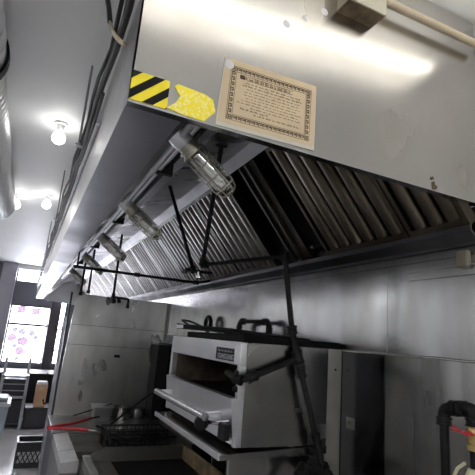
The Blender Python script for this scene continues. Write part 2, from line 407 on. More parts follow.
# baffle filters
fd = V((FB[0] - FT[0], 0, FB[1] - FT[1])); fl = fd.length; fu = fd.normalized(); fn = V((-fu.z, 0, fu.x)) * -1    # fn towards the plenum
if fn.x < 0: fn = -fn
def FP(u, y, d): # u along slope from top, d depth into plenum
    p = V((FT[0], 0, FT[1])) + fu * u + fn * d; return (p.x, y, p.z)
def slab(b, u0, u1, y0, y1, d0, d1):
    add_hexa(b, [FP(u0, y0, d0), FP(u1, y0, d0), FP(u1, y1, d0), FP(u0, y1, d0), FP(u0, y0, d1), FP(u1, y0, d1), FP(u1, y1, d1), FP(u0, y1, d1)])
def make_filter(y0, w, label, mat='filter'):
    f = thing('baffle_filter', label, 'grease filter', FP(fl, y0 + w / 2, 0), 'baffle filters in the hood')
    b = bm_(); t = .018
    for (a, c, e, g) in ((0.003, .022, y0, y0 + w), (fl - .03, fl - .004, y0, y0 + w), (.022, fl - .03, y0, y0 + t), (.022, fl - .03, y0 + w - t, y0 + w)):
        slab(b, a, c, e, g, .0, .042)
    obj('filter_frame', b, mat, f)
    n = max(2, round((w - 2 * t) / .072)); p = (w - 2 * t) / n
    b = bm_()
    for i in range(n):
        yc = y0 + t + p * (i + .5); h = p * .40
        # channel: rounded crown towards the kitchen, two legs into the filter
        prof = [(h * math.cos(math.pi * t / 8), .020 - .019 * math.sin(math.pi * t / 8) ** .7) for t in range(9)] + [((h - .004) * math.cos(math.pi * t / 8), .022 - .017 * math.sin(math.pi * t / 8) ** .7) for t in range(8, -1, -1)]
        A = [b.verts.new(FP(.022, yc + q, d)) for q, d in prof]; B = [b.verts.new(FP(fl - .03, yc + q, d)) for q, d in prof]
        for k in range(len(prof)): b.faces.new((A[k], A[(k + 1) % len(prof)], B[(k + 1) % len(prof)], B[k]))
    obj('front_baffles', b, mat, f, smooth=True, auto=50)
    b = bm_()
    for i in range(n + 1):
        yc = y0 + t + p * i; h = p * .36
        slab(b, .022, fl - .03, max(yc - h, y0 + t), min(yc + h, y0 + w - t), .032, .036)
    obj('rear_baffles', b, mat, f)
    return f
ORD = ['first', 'second', 'third', 'fourth', 'fifth', 'sixth', 'seventh', 'eighth', 'ninth', 'tenth', 'eleventh', 'twelfth', 'thirteenth', 'fourteenth', 'fifteenth', 'sixteenth', 'seventeenth', 'eighteenth']
make_filter(.932, .25, 'narrow greasy baffle filter against the end panel behind the certificate', 'filter_greasy')
fA = make_filter(1.19, .5, 'greasy brown baffle filter on the near side of the dark empty filter slot', 'filter_greasy')
fB = make_filter(1.19 + .985, .5, 'steel baffle filter directly beyond the dark empty filter slot')
y = .985 + .505; k = 2
while 1.19 + y + .5 < HY1 - .05:
    dup(fB, (0, y - .985, 0), 'steel baffle filter, %s beyond the dark empty filter slot counting away from the certificate' % ORD[k - 1]); y += .505; k += 1
# the empty slot: a lone rail stands in it
r = thing('filter_rail', 'dim grey filter rail standing alone in the empty filter slot', 'filter rail', FP(fl, 1.93, .02))
b = bm_(); slab(b, .0, fl - .01, 1.86, 2.03, .03, .05); slab(b, .0, fl - .01, 1.92, 1.935, .01, .03); slab(b, .0, fl - .01, 1.985, 2.0, .01, .03); obj('rail_plate', b, 'filter', r)
b = bm_(); add_lathe(b, [(0, .012), (.006, .010), (.009, .004)], FP(fl - .05, 1.83, .045), -fn, 12); obj('stud', b, 'steel', r)

# jar lamps on the sloping panel of the hood
ld = V((.80, 0, -.60)).normalized()
def lamp(x, y, z, label):
    t = (x - XS + z - ZB) / 2; o = V((XS + t, y, ZB + t)) + V((.7, 0, -.7)) * .006
    L = thing('hood_lamp', label, 'lamp', tuple(o), 'caged jar lamps in the hood')
    b = bm_(); add_lathe(b, [(0, 0.0279), (.034, 0.0279), (.038, 0.0246)], o, ld, 20); obj('back_box', b, 'conduit', L, smooth=True, auto=40)
    b = bm_(); add_lathe(b, [(.034, 0.0254), (.048, 0.0254), (.048, 0.0312), (.054, 0.0312), (.054, 0.0271), (.060, 0.0271), (.060, 0.0312), (.068, 0.0312), (.068, 0.0254)], o, ld, 24)
    obj('collar', b, 'lampmetal', L, smooth=True, auto=40)
    b = bm_(); add_lathe(b, [(.066, 0.0238), (.08, 0.0271), (.165, 0.0271), (.190, 0.0246), (.203, 0.0164), (.207, 0.0033)], o, ld, 24); obj('glass_jar', b, 'jar', L, smooth=True)
    b = bm_(); add_lathe(b, [(.068, 0.0098), (.085, 0.0115), (.10, 0.0098), (.115, 0.0148), (.135, 0.0180), (.155, 0.0156), (.165, 0.0049)], o, ld, 16); obj('light_bulb', b, 'bulbglass', L, smooth=True)
    b = bm_(); a, c = frame_of(ld)
    for q in range(6):
        e = a * math.cos(q * math.pi / 3) + c * math.sin(q * math.pi / 3)
        add_tube(b, [o + ld * .062 + e * .0305, o + ld * .18 + e * .0305, o + ld * .207 + e * .023, o + ld * .216 + e * .006], .0022, 6)
    for tt, rr in ((.068, .0312), (.108, .0312), (.150, .0312), (.188, .0295), (.208, .021)):
        add_tube(b, [o + ld * tt + (a * math.cos(q) + c * math.sin(q)) * rr for q in [2 * math.pi * i / 24 for i in range(24)]], .0022, 6, True)
    obj('wire_cage', b, 'lampmetal', L, smooth=True)
    return o
lp = [(.272, 1.045), (.275, 1.777), (.285, 2.56), (.290, 3.40), (.290, 4.45)]
LO = []
for i, (x, y) in enumerate(lp):
    LO.append(lamp(x, y, x + .245, ['caged jar lamp nearest the certificate, largest of the lamp row in the hood', 'caged jar lamp second from the certificate along the hood lamp row', 'caged jar lamp in the middle of the five lamp hood row', 'caged jar lamp fourth from the certificate along the hood lamp row', 'caged jar lamp at the far end of the hood lamp row near the window'][i]))
# conduit joining the lamps
cd = thing('light_conduit', 'grey electrical conduit joining the hood lamps along the sloping panel', 'conduit', (.34, 3.5, .55))
tube_obj('conduit_run', [(LO[0].x + .012, .94, LO[0].z - .010), (LO[0].x + .012, 5.2, LO[0].z - .010)], .010, 'conduit', cd)
tube_obj('conduit_run', [(LO[0].x + .075, .94, LO[0].z + .072), (LO[0].x + .075, 5.4, LO[0].z + .072)], .009, 'galv', cd)
tube_obj('conduit_run', [(LO[0].x + .105, .94, LO[0].z + .085), (LO[0].x + .105, 5.4, LO[0].z + .085)], .008, 'black', cd, label='black conduit run')
for y in (1.5, 2.4, 3.3, 4.3):
    b = bm_(); add_box(b, (LO[0].x + .06, y, LO[0].z + .055), (LO[0].x + .125, y + .018, LO[0].z + .10)); obj('pipe_clip', b, 'black', cd)

# ------------------------------------------------------------------ on the face of the hood end
YP = HY0 - .0012
def flat(bm, pts, y=YP, t=.001): add_prism(bm, pts, 'y', y - t, y)
hz = thing('hazard_tape', 'yellow and black striped hazard tape at the corner of the hood end', 'tape', (.165, HY0, .502))
z0, z1, x0, x1 = .502, .574, XF + .001, .212
b = bm_(); flat(b, [(x0, z0), (x1, z0), (x1, z1), (x0, z1)]); obj('yellow_tape', b, 'yellow', hz)
b = bm_(); h = z1 - z0
def clip_stripe(xa, w):
    # slanted band clipped to the tape rectangle
    poly = [(xa, z0), (xa + w, z0), (xa + w + h * 1.05, z1), (xa + h * 1.05, z1)]
    def clip(poly, f, keep):
        out = []
        for i, p in enumerate(poly):
            q = poly[(i + 1) % len(poly)]
            a, c = f(p), f(q)
            if a >= 0: out.append(p)
            if a * c < 0:
                t = a / (a - c); out.append((p[0] + (q[0] - p[0]) * t, p[1] + (q[1] - p[1]) * t))
        return out
    poly = clip(poly, lambda p: p[0] - x0, 1)
    if len(poly) > 2: poly = clip(poly, lambda p: x1 - p[0], 1)
    return poly
for xa in (-.024 + x0, .030 + x0, .083 + x0, -.078 + x0):
    pl = clip_stripe(xa, .025)
    if len(pl) > 2: flat(b, pl, YP - .001, .0006)
obj('black_stripes', b, 'tapeblk', hz)
b = bm_(); flat(b, [(.213, .507), (.247, .500), (.305, .500), (.331, .533), (.322, .562), (.300, .570), (.232, .574), (.224, .566), (.240, .545), (.232, .527)])
tag(obj('reflective_tape', b, 'retro'), 'torn bright yellow reflective tape beside the striped hazard tape', 'tape')

# framed notice
ce = thing('certificate', 'aged brown paper certificate with ornate border stuck on the hood end', 'certificate', (.48, HY0, .511))
P00, P10, P11, P01 = V((.338, .507)), V((.618, .514)), V((.620, .700)), V((.343, .690))
def cert(u, v):
    p = (P00 * (1 - u) + P10 * u) * (1 - v) + (P01 * (1 - u) + P11 * u) * v; return (p.x, p.y)
b = bm_(); flat(b, [cert(-.012, -.035), cert(1.012, -.03), cert(1.012, .3), cert(1.004, 1.0), (P01.x, P01.y), cert(-.012, .3)]); obj('backing_sheet', b, 'backing', ce, label='pale sheet showing below the paper')
b = bm_(); flat(b, [cert(0, .03), cert(.5, .02), cert(1, .03), cert(1, 1), cert(.6, 1.006), cert(.06, 1), cert(.035, .985), cert(.02, .93), cert(.005, .9)], YP - .001, .0008); obj('paper', b, 'paper', ce)
b = bm_(); yi = YP - .0019
def q(u0, v0, u1, v1): flat(b, [cert(u0, v0), cert(u1, v0), cert(u1, v1), cert(u0, v1)], yi, .0002)
B0, B1, C0, C1 = .075, .94, .095, .90   # border outer rectangle u and v
bw, bh = .05, .075
def key(u, v, du, dv):
    # one Greek key of the border, in a cell
    s = .23
    q(u, v, u + du * s, v + dv); q(u, v + dv * (1 - s), u + du, v + dv)
    q(u + du * (1 - s), v + dv * .3, u + du, v + dv); q(u + du * .4, v + dv * .3, u + du, v + dv * (.3 + s)); q(u + du * .4, v + dv * .3, u + du * (.4 + s), v + dv * .66)
nu, nv = 17, 8
for i in range(nu):
    u = B0 + bw + (B1 - B0 - 2 * bw) * i / nu; du = (B1 - B0 - 2 * bw) / nu
    key(u, C0 + .008, du * .95, bh - .02); key(u, C1 - bh + .008, du * .95, bh - .02)
for i in range(nv):
    v = C0 + bh + (C1 - C0 - 2 * bh) * i / nv; dv = (C1 - C0 - 2 * bh) / nv
    key(B0 + .006, v, bw - .014, dv * .95); key(B1 - bw + .006, v, bw - .014, dv * .95)
for (u, v) in ((B0, C0), (B1 - bw, C0), (B0, C1 - bh), (B1 - bw, C1 - bh)):
    for a in range(3):
        q(u + bw * a / 3 + .003, v + .004, u + bw * a / 3 + .010, v + bh - .004); q(u + .003, v + bh * a / 3 + .004, u + bw - .003, v + bh * a / 3 + .014)
for (u0, v0, u1, v1) in ((B0 - .006, C0 - .008, B1 + .006, C0 - .002), (B0 - .006, C1 + .002, B1 + .006, C1 + .008), (B0 - .006, C0, B0 - .002, C1), (B1 + .002, C0, B1 + .006, C1),
                         (B0 + bw, C0 + bh, B1 - bw, C0 + bh + .006), (B0 + bw, C1 - bh - .006, B1 - bw, C1 - bh), (B0 + bw, C0 + bh, B0 + bw + .004, C1 - bh), (B1 - bw - .004, C0 + bh, B1 - bw, C1 - bh)):
    q(u0, v0, u1, v1)
obj('border_print', b, 'ink', ce)
b = bm_(); yi = YP - .0019
rows = [(.745, .21, .70, .026), (.685, .22, .83, .010), (.640, .20, .84, .012), (.595, .24, .82, .008), (.550, .22, .80, .008), (.505, .22, .83, .008), (.460, .24, .80, .008), (.415, .20, .84, .008), (.370, .16, .80, .009), (.325, .30, .84, .009), (.280, .20, .48, .013), (.235, .34, .84, .013)]
for (v, ua, ub, hh) in rows:
    u = ua
    while u < ub:
        w = random.uniform(.02, .06); e = min(u + w, ub)
        # a word: a run of short strokes too small to read
        x = u
        while x < e - .002:
            s = random.choice((.003, .004, .006)); k = random.choice((.6, .6, 1.0, 1.3))
            q(x, v, x + s * .85, v + hh * k * 1.7); x += s + .0018
            if random.random() < .4: q(x - .005, v + hh * .7, x, v + hh * .95)
        u = e + .014
q(.165, .735, .215, .80); q(.24, .735, .73, .742); q(.24, .79, .73, .797)
obj('lettering', b, 'ink', ce)
b = bm_(); add_lathe(b, [(0, .0125), (.0006, .012), (.001, .004)], (.356, YP - .0018, .672), (0, -1, 0), 18); obj('adhesive_spot', b, 'white', ce)

# junction box and its conduit
jb = thing('junction_box', 'cream metal junction box with rusty underside mounted high on the hood end', 'junction box', (.75, .885, .97))
b = bm_(); add_box(b, (.685, .860, .978), (.815, HY0, 1.10)); obj('housing', b, 'boxpaint', jb)
b = bm_(); add_box(b, (.684, .8595, .972), (.816, HY0 - .0005, .978)); add_lathe(b, [(0, .013), (.003, .011)], (.76, .888, .9725), (0, 0, -1), 14); obj('knockout_plate', b, 'rust', jb)
b = bm_(); add_box(b, (.680, .853, .974), (.820, .8595, 1.105), .0015); obj('cover', b, 'boxpaint', jb)
for x in (.70, .80):
    b = bm_(); add_lathe(b, [(0, .005), (.002, .004)], (x, .853, 1.04), (0, -1, 0), 10); obj('cover_screw', b, 'steel', jb)
cp = thing('conduit_pipe', 'beige conduit pipe running out of the junction box to the wall', 'pipe', (1.08, .87, 1.04))
tube_obj('pipe_run', [(.815, .878, 1.052), (1.29, .878, 1.066)], .0135, 'beige', cp)
b = bm_(); fitting(b, (.828, .878, 1.0525), (1, 0, .03), .016, .024); obj('connector', b, 'beige', cp, smooth=True, auto=40)

# ------------------------------------------------------------------ cables along the front of the hood
def wavy(x, z, y0, y1, n, ax, az, ph):
    return [(x + ax * math.sin(i * 1.7 + ph), y0 + (y1 - y0) * i / n, z + az * math.sin(i * 1.1 + ph * 2)) for i in range(n + 1)]
for (x, z, y0, ax, az, ph, r, up, lab) in ((.100, .752, .95, .004, .016, 0, .008, (.55, .74), 'thick black cable along the hood front, lowest of the cable bundle'),
                                          (.098, .785, 1.05, .004, .016, 1.3, .0065, (.60, .80), 'thin black cable along the hood front just above the thick cable'),
                                          (.090, .812, 1.20, .006, .014, 2.4, .006, (.7, .92), 'thin black cable along the top edge of the hood front'),
                                          (.106, .725, 1.35, .003, .010, 4.4, .006, None, 'thin black cable running just beneath the thick cable on the hood front')):
    pts = wavy(x, z, y0, 9.8, 44, ax, az, ph)
    if up: pts = rounded([(x - .01, up[0], 1.2), (x - .005, up[1], z + .10), pts[0]], .08) + pts[1:]
    tag(tube_obj('power_cable', pts, r, 'cable', seg=8), lab, 'cable', 'cables along the hood front')
tag(tube_obj('metal_conduit', [(.1155, 1.5, .695), (.1155, 9.9, .695)], .008, 'conduit'), 'grey metal conduit fixed along the hood front beneath the black cables', 'conduit')
tl = thing('loose_cable', 'dangling black cable with a beige tail hanging from ceiling to hood corner', 'cable', (.09, 1.1, .75))
tube_obj('black_cable', rounded([(.073, 1.50, 1.2), (.083, 1.43, 1.10), (.09, 1.384, 1.017)], .05), .009, 'cable', tl)
tube_obj('beige_tail', rounded([(.09, 1.384, 1.017), (.086, 1.19, .853), (.082, 1.02, .718), (.088, .90, .622), (.121, 1.107, .762)], .06), .0055, 'beige', tl)
for i, (y, zt, lab) in enumerate(((1.99, .80, 'thin hanger rod from the ceiling to the hood front, the nearest one'), (3.6, .80, 'thin hanger rod from the ceiling to the hood front, second from the certificate end'), (5.6, .80, 'thin hanger rod from the ceiling to the hood front, third from the certificate end'))):
    h = thing('hanger_rod', lab, 'hanger rod', (.085, y, zt), 'hanger rods of the hood')
    tube_obj('rod', [(.085, y, 1.2), (.085, y, zt)], .005, 'conduit', h, 8)
    b = bm_(); add_box(b, (.07, y - .015, zt - .012), (.126, y + .015, zt)); obj('clip', b, 'conduit', h)

# ------------------------------------------------------------------ ceiling lamps and duct
def ceil_lamp(x, y, lab, s=.72):
    L = thing('ceiling_lamp', lab, 'lamp', (x, y, CE), 'bare ceiling lamps')
    b = bm_(); add_lathe(b, [(0, .055 * s), (.012, .055 * s), (.016, .032 * s), (.055, .027 * s), (.06, .020 * s)], (x, y, CE), (0, 0, -1), 20); obj('lamp_holder', b, 'white', L, smooth=True, auto=40)
    b = bm_(); add_lathe(b, [(.052, .02 * s), (.066, .034 * s), (.082, .05 * s), (.10, .054 * s), (.12, .047 * s), (.132, .028 * s), (.136, .006)], (x, y, CE), (0, 0, -1), 20); obj('bulb', b, 'bulb', L, smooth=True)
ceil_lamp(-.002, 2.72, 'glowing bulb lamp on the ceiling nearest the camera, beside the hood')
ceil_lamp(-.002, 4.43, 'glowing bulb lamp on the ceiling beyond the first one, close to the hood')
ceil_lamp(-.268, 4.66, 'glowing bulb lamp on the ceiling close beside the silver duct end')
ceil_lamp(-1.5, 3.2, 'unseen fill bulb added on the dining side of the ceiling')  # this bulb and the next two are unseen, added as fill light
ceil_lamp(-1.5, 7.2, 'unseen fill bulb added on the far dining side of the ceiling')
ceil_lamp(-.9, -1.2, 'unseen fill bulb added on the ceiling behind the camera')
du = thing('spiral_duct', 'silver spiral air duct hanging under the ceiling beside the lamps', 'duct', (-.40, 2.3, .86))
dx, dz, dr = -.402, 1.03, .155
b = bm_()
pr = []
y = -1.5; n = 0
while y < 1.85:
    pr += [(y, dr), (y + .085, dr), (y + .09, dr + .004), (y + .1, dr + .004)]; y += .105
add_lathe(b, [(p + 1.5, r) for p, r in pr], (dx, -1.5, dz), (0, 1, 0), 40); obj('smooth_duct', b, 'galv', du, smooth=True, auto=30)
b = bm_(); add_lathe(b, [(0, dr), (0, dr + .012), (.05, dr + .012), (.05, dr)], (dx, 1.84, dz), (0, 1, 0), 40); obj('joint_band', b, 'black', du, smooth=True, auto=40)
b = bm_(); pr = []; t = 0
while t < 2.55:
    pr += [(t, dr - .024), (t + .02, dr - .008), (t + .035, dr - .008), (t + .055, dr - .024)]; t += .06
add_lathe(b, pr, (dx, 1.89, dz), (0, 1, 0), 40); obj('corrugated_duct', b, 'galv', du, smooth=True, auto=60)
for y in (.6, 2.6, 4.1):
    b = bm_(); add_box(b, (dx - .03, y - .02, dz + dr - .004), (dx + .03, y + .02, 1.2)); obj('hanger_block', b, 'conduit', du)
# fluorescent battens: one at the hood end, the others unseen added fill
def batten(x0, x1, y, lab, tm='tube', CE=1.0, skew=0.0):
    L = thing('fluorescent_batten', lab, 'lamp', ((x0 + x1) / 2, y, CE), 'fluorescent battens')
    def Y(x): return y + skew * (x - x0) / (x1 - x0)
    b = bm_(); add_hexa(b, [(x0, y - .02, CE - .07), (x1, Y(x1) - .02, CE - .07), (x1, Y(x1) + .02, CE - .07), (x0, y + .02, CE - .07), (x0, y - .025, CE), (x1, Y(x1) - .025, CE), (x1, Y(x1) + .025, CE), (x0, y + .025, CE)]); obj('housing', b, 'white', L)
    for x in (x0 + .15, x1 - .15) if CE < 1.19 else ():
        tube_obj('hanger', [(x, Y(x), CE), (x, Y(x), 1.2)], .006, 'white', L)
    for dy in (-.055, .055):
        b = bm_(); add_box(b, (x0 + .02, y + min(dy, 0), CE - .06), (x0 + .03, y + max(dy, 0), CE - .03)); add_box(b, (x1 - .03, Y(x1) + min(dy, 0), CE - .06), (x1 - .02, Y(x1) + max(dy, 0), CE - .03)); obj('socket', b, 'white', L)
        b = bm_(); add_tube(b, [(x0 + .03, y + dy, CE - .045), (x1 - .03, Y(x1) + dy, CE - .045)], .016, 12); obj('tube', b, tm, L, smooth=True, auto=50)
batten(.10, 1.28, .53, 'twin tube fluorescent batten hung close in front of the hood end', 'tube_dim', 1.13, .16)
batten(-2.1, -1.0, 2.6, 'unseen twin tube fill batten added over the near part of the aisle')  # unseen aisle battens, added to lift the overall brightness
batten(-2.1, -1.0, 5.0, 'unseen twin tube fill batten added over the middle of the aisle')
batten(-2.1, -1.0, 7.6, 'unseen twin tube fill batten added over the far part of the aisle')
batten(-2.0, -.8, -.6, 'unseen twin tube fill batten added on the ceiling to the left behind the camera')  # unseen rear battens, added to light surfaces facing the camera
batten(-.3, .9, -1.6, 'unseen twin tube fill batten added on the ceiling behind the camera')
batten(-.3, .9, -2.4, 'unseen twin tube fill batten added on the ceiling by the rear wall')
batten(-2.0, -.8, -2.0, 'unseen twin tube fill batten added on the ceiling in the rear left corner')

# ------------------------------------------------------------------ end panel of the cook line and the counter below
ep = thing('end_wall_panel', 'tall stainless end panel closing the cook line, with seams and a small slot', 'panel', (.82, 4.42, -1.6))
YE = 4.4
def ep_sheet(z0, z1, y0, lab=None):
    b = bm_(); x0a = .352 + (z0 + .78) * .045; x0b = .352 + (z1 + .78) * .045
    add_hexa(b, [(x0a, y0, z0), (1.2865, y0, z0), (1.2865, y0 + .02, z0), (x0a, y0 + .02, z0), (x0b, y0, z1), (1.2865, y0, z1), (1.2865, y0 + .02, z1), (x0b, y0 + .02, z1)])
    obj('panel_sheet', b, 'end_pan', ep, label=lab)
ep_sheet(FL + .08, -.1665, YE); ep_sheet(-.1635, .0135, YE, 'narrow middle sheet of the end panel'); ep_sheet(.0165, .30, YE, 'upper sheet of the end panel')
b = bm_(); add_box(b, (.40, YE + .003, -.25), (1.28, YE + .018, .1)); obj('seam_backing', b, 'charred', ep)
b = bm_(); add_box(b, (.345, YE - .002, FL), (.362, YE + .03, .31)); obj('edge_trim', b, 'crate', ep)
b = bm_(); add_box(b, (1.284, YE - .03, FL), (1.2995, YE + .02, .30)); obj('corner_angle', b, 'steel_dk', ep)
b = bm_(); add_box(b, (.82, YE - .006, -.262), (.875, YE - .001, -.236)); obj('slot', b, 'charred', ep)
# dark riser in the corner by the panel
rz = thing('corner_block', 'dark riser standing in the corner beside the end panel', 'block', (1.22, 4.28, -.78))
b = bm_(); add_box(b, (1.175, 4.16, -.775), (1.287, 4.385, -.11), .004); obj('block_body', b, 'black', rz)
b = bm_(); add_box(b, (1.17, 4.15, -.11), (1.287, 4.388, -.09), .003); obj('block_cap', b, 'steel_dk', rz)

ct = thing('steel_counter', 'stainless counter beneath the end panel holding cans and tongs', 'counter', (.8, 4.02, FL))
b = bm_(); add_box(b, (.32, 3.70, -.82), (1.286, 4.395, -.78), .004); obj('countertop', b, 'steel_dk', ct)
b = bm_(); add_box(b, (.335, 3.71, FL + .1), (1.28, 4.39, -.82)); obj('cabinet_body', b, 'crate', ct)
for x in (.38, 1.22):
    for y in (3.76, 4.34):
        b = bm_(); add_tube(b, [(x, y, FL), (x, y, FL + .1)], .022, 12); obj('leg', b, 'black', ct, smooth=True, auto=50)

# cans, pan on the counter
def can(x, y, r, h, mat, lab, cat='can'):
    t = thing('steel_container', lab, cat, (x, y, -.78))
    b = bm_(); add_lathe(b, [(0, r * .96), (.004, r), (h, r), (h, r * 1.03), (h + .004, r * 1.03), (h + .004, r * .95), (.02, r * .94)], (x, y, -.78), (0, 0, 1), 26); obj('body', b, mat, t, smooth=True, auto=40)
    return t
can(.93, 4.24, .085, .10, 'steel', 'round steel bowl on the counter before the end panel', 'bowl')
can(1.08, 4.27, .07, .085, 'steel', 'smaller round steel container beside the dark riser', 'container')
sp = thing('square_pan', 'square steel pan standing on the counter by the red tongs', 'pan', (.74, 4.22, -.78))
b = bm_()
add_hexa(b, [(.67, 4.12, -.78), (.80, 4.12, -.78), (.80, 4.30, -.78), (.67, 4.30, -.78), (.66, 4.10, -.67), (.815, 4.10, -.67), (.815, 4.32, -.67), (.66, 4.32, -.67)])
obj('pan_body', b, 'oven', sp)
b = bm_(); add_box(b, (.65, 4.09, -.67), (.825, 4.33, -.664)); obj('pan_rim', b, 'oven', sp)
# red handled tongs
tg = thing('red_tongs', 'red handled tongs lying across the front corner of the counter', 'tongs', (.5, 3.8, -.765))
tube_obj('handle', rounded([(.285, 3.765, -.762), (.45, 3.72, -.756), (.57, 3.66, -.756)], .04), .011, 'red', tg)
tube_obj('handle', rounded([(.285, 3.765, -.757), (.48, 3.86, -.745), (.62, 4.03, -.742)], .04), .011, 'red', tg)
tube_obj('jaw', [(.57, 3.66, -.756), (.63, 3.64, -.756)], .006, 'steel', tg); tube_obj('jaw', [(.62, 4.03, -.742), (.71, 4.09, -.738)], .006, 'black', tg)
tg2 = tag(tube_obj('steel_skewer', [(.50, 4.12, -.735), (.82, 4.20, -.650)], .005, 'black'), 'thin dark skewer resting against the square pan', 'skewer')

# fryer
fr = thing('deep_fryer', 'twin tank deep fryer with pale front rim beside the griddle', 'fryer', (.8, 3.3, FL))
b = bm_(); add_box(b, (.325, 2.93, FL + .12), (1.20, 3.69, -.84)); obj('cabinet', b, 'steel_dk', fr)
for (y0, y1) in ((2.93, 3.19), (3.20, 3.685)):
    b = bm_(); add_hexa(b, [(.325, y0, -.84), (.425, y0, -.84), (.425, y1, -.84), (.325, y1, -.84), (.325, y0, -.785), (.425, y0, -.775), (.425, y1, -.775), (.325, y1, -.785)]); obj('front_rim', b, 'fry_rim', fr)
b = bm_()
for (y0, y1) in ((2.93, 2.95), (3.19, 3.215), (3.665, 3.69)): add_box(b, (.425, y0, -.9), (1.2, y1, -.79))
add_box(b, (1.13, 2.93, -.9), (1.2, 3.69, -.70)); obj('tank_rim', b, 'steel_dk', fr)
b = bm_()
for (y0, y1) in ((2.95, 3.19), (3.215, 3.665)):
    add_box(b, (.43, y0, -.90), (1.13, y1, -.88))
    add_box(b, (.426, y0, -.88), (.60, y1, -.835))
obj('tank_floor', b, 'steel_dk', fr)
b = bm_(); add_box(b, (.60, 2.95, -.879), (1.13, 3.19, -.862)); add_box(b, (.60, 3.215, -.879), (1.13, 3.665, -.862)); obj('frying_oil', b, 'dark', fr)
for (x, y) in ((.37, 2.98), (.37, 3.64), (1.15, 2.98), (1.15, 3.64)):
    b = bm_(); add_tube(b, [(x, y, FL), (x, y, FL + .12)], .022, 12); obj('leg', b, 'black', fr, smooth=True, auto=50)
for k, (y0, y1) in enumerate(((3.235, 3.44), (3.45, 3.65))):
    bk = thing('fry_basket', ['black wire fry basket in the fryer on the side towards the griddle', 'black wire fry basket in the fryer on the side towards the counter'][k], 'basket', (.88, (y0 + y1) / 2, -.86), 'fry baskets')
    b = bm_(); x0, x1 = .66, 1.12; zt, zb = -.72, -.855
    for i in range(15):
        x = x0 + (x1 - x0) * i / 14
        add_tube(b, [(x, y0, zt), (x, y0 + .012, zb), (x, y1 - .012, zb), (x, y1, zt)], .003, 5)
    for i in range(7):
        y = y0 + (y1 - y0) * i / 6
        add_tube(b, [(x0, y, zt), (x0 + .012, y, zb), (x1 - .012, y, zb), (x1, y, zt)], .003, 5)
    for z in (-.75, -.785, -.82):
        add_tube(b, [(x0 + .004, y0 + .004, z), (x1 - .004, y0 + .004, z), (x1 - .004, y1 - .004, z), (x0 + .004, y1 - .004, z)], .003, 5, True)
    obj('wire_mesh', b, 'black', bk, smooth=True)
    b = bm_(); add_tube(b, [(x0, y0, zt), (x1, y0, zt), (x1, y1, zt), (x0, y1, zt)], .006, 8, True); obj('top_ring', b, 'black', bk, smooth=True)
    ym = (y0 + y1) / 2
    b = bm_()
    for s in (-.025, .025): add_tube(b, [(x0, ym + s, zb + .02), (x0 - .012, ym + s, zt), (x0 - .05, ym + s * .7, zt + .012)], .0045, 6)
    for z in (zt - .03, zt - .07): add_tube(b, [(x0 - .008, ym - .025, z), (x0 - .008, ym + .025, z)], .004, 6)
    add_tube(b, [(x0 - .045, ym - .02, zt + .012), (x0 - .06, ym, zt + .014), (x0 - .045, ym + .02, zt + .012)], .0055, 8)
    obj('handle', b, 'black', bk, smooth=True)
    b = bm_(); random.seed(k)
    for i in range(60):
        x, y = random.uniform(x0 + .03, x1 - .03), random.uniform(y0 + .02, y1 - .02); a = random.uniform(0, 3.1)
        add_tube(b, [(x, y, zb + .015 + .001 * i), (x + .03 * math.cos(a), y + .03 * math.sin(a), zb + .02 + .001 * i)], .006, 5)
    o = obj('charred_crumbs', b, 'charred', bk); o['kind'] = 'stuff'
# long dark rod from the baskets up to the oven
tag(tube_obj('skimmer_rod', [(.72, 3.60, -.70), (1.16, 4.12, -.53)], .007, 'black'), 'long thin dark rod leaning over the fry baskets toward the wall', 'rod')

# griddle
gd = thing('griddle', 'flat black griddle with raised steel splash guards beneath the oven', 'griddle', (.75, 2.2, FL))
GY0, GY1 = 1.30, 2.90
b = bm_(); add_box(b, (.60, GY0 + .01, -.80), (1.06, GY1 - .012, -.775)); obj('cooking_plate', b, 'charred', gd)
b = bm_(); add_box(b, (.435, GY0, -.86), (.60, GY1, -.80)); add_box(b, (.44, GY0, -.80), (.475, GY1, -.742)); obj('front_trough', b, 'steel_dk', gd)
b = bm_(); add_box(b, (.475, GY0 + .01, -.80), (.596, GY1 - .012, -.765)); add_box(b, (.53, GY0 + .05, -.765), (.54, GY1 - .05, -.762)); obj('front_ledge', b, 'steel_dk', gd)
b = bm_(); add_box(b, (.437, GY0, -.742), (.478, GY1, -.736), .001); obj('front_lip', b, 'steel', gd, label='pale steel lip of the front ledge')
b = bm_(); add_prism(b, [(.475, -.80), (1.07, -.80), (1.07, -.695), (.56, -.695), (.475, -.742)], 'y', GY1 - .012, GY1); obj('side_splash', b, 'steel_dk', gd)
b = bm_(); add_prism(b, [(.475, -.80), (1.07, -.80), (1.07, -.695), (.56, -.695), (.475, -.742)], 'y', GY0, GY0 + .012); obj('side_splash', b, 'steel_dk', gd)
b = bm_(); add_box(b, (1.055, GY0, -.80), (1.075, GY1, -.695)); obj('back_splash', b, 'rust', gd, label='browned steel back splash')
b = bm_(); add_box(b, (.45, GY0 + .01, FL + .12), (1.07, GY1 - .01, -.86)); obj('cabinet', b, 'steel_dk', gd)
for y in (1.55, 1.95, 2.35, 2.7):
    b = bm_(); add_lathe(b, [(0, .025), (.02, .024), (.03, .018)], (.45, y, -.93), (-1, 0, 0), 16); obj('knob', b, 'black', gd, smooth=True, auto=40)
for (x, y) in ((.5, GY0 + .06), (.5, GY1 - .06), (1.02, GY0 + .06), (1.02, GY1 - .06)):
    b = bm_(); add_tube(b, [(x, y, FL), (x, y, FL + .12)], .022, 12); obj('leg', b, 'black', gd, smooth=True, auto=50)

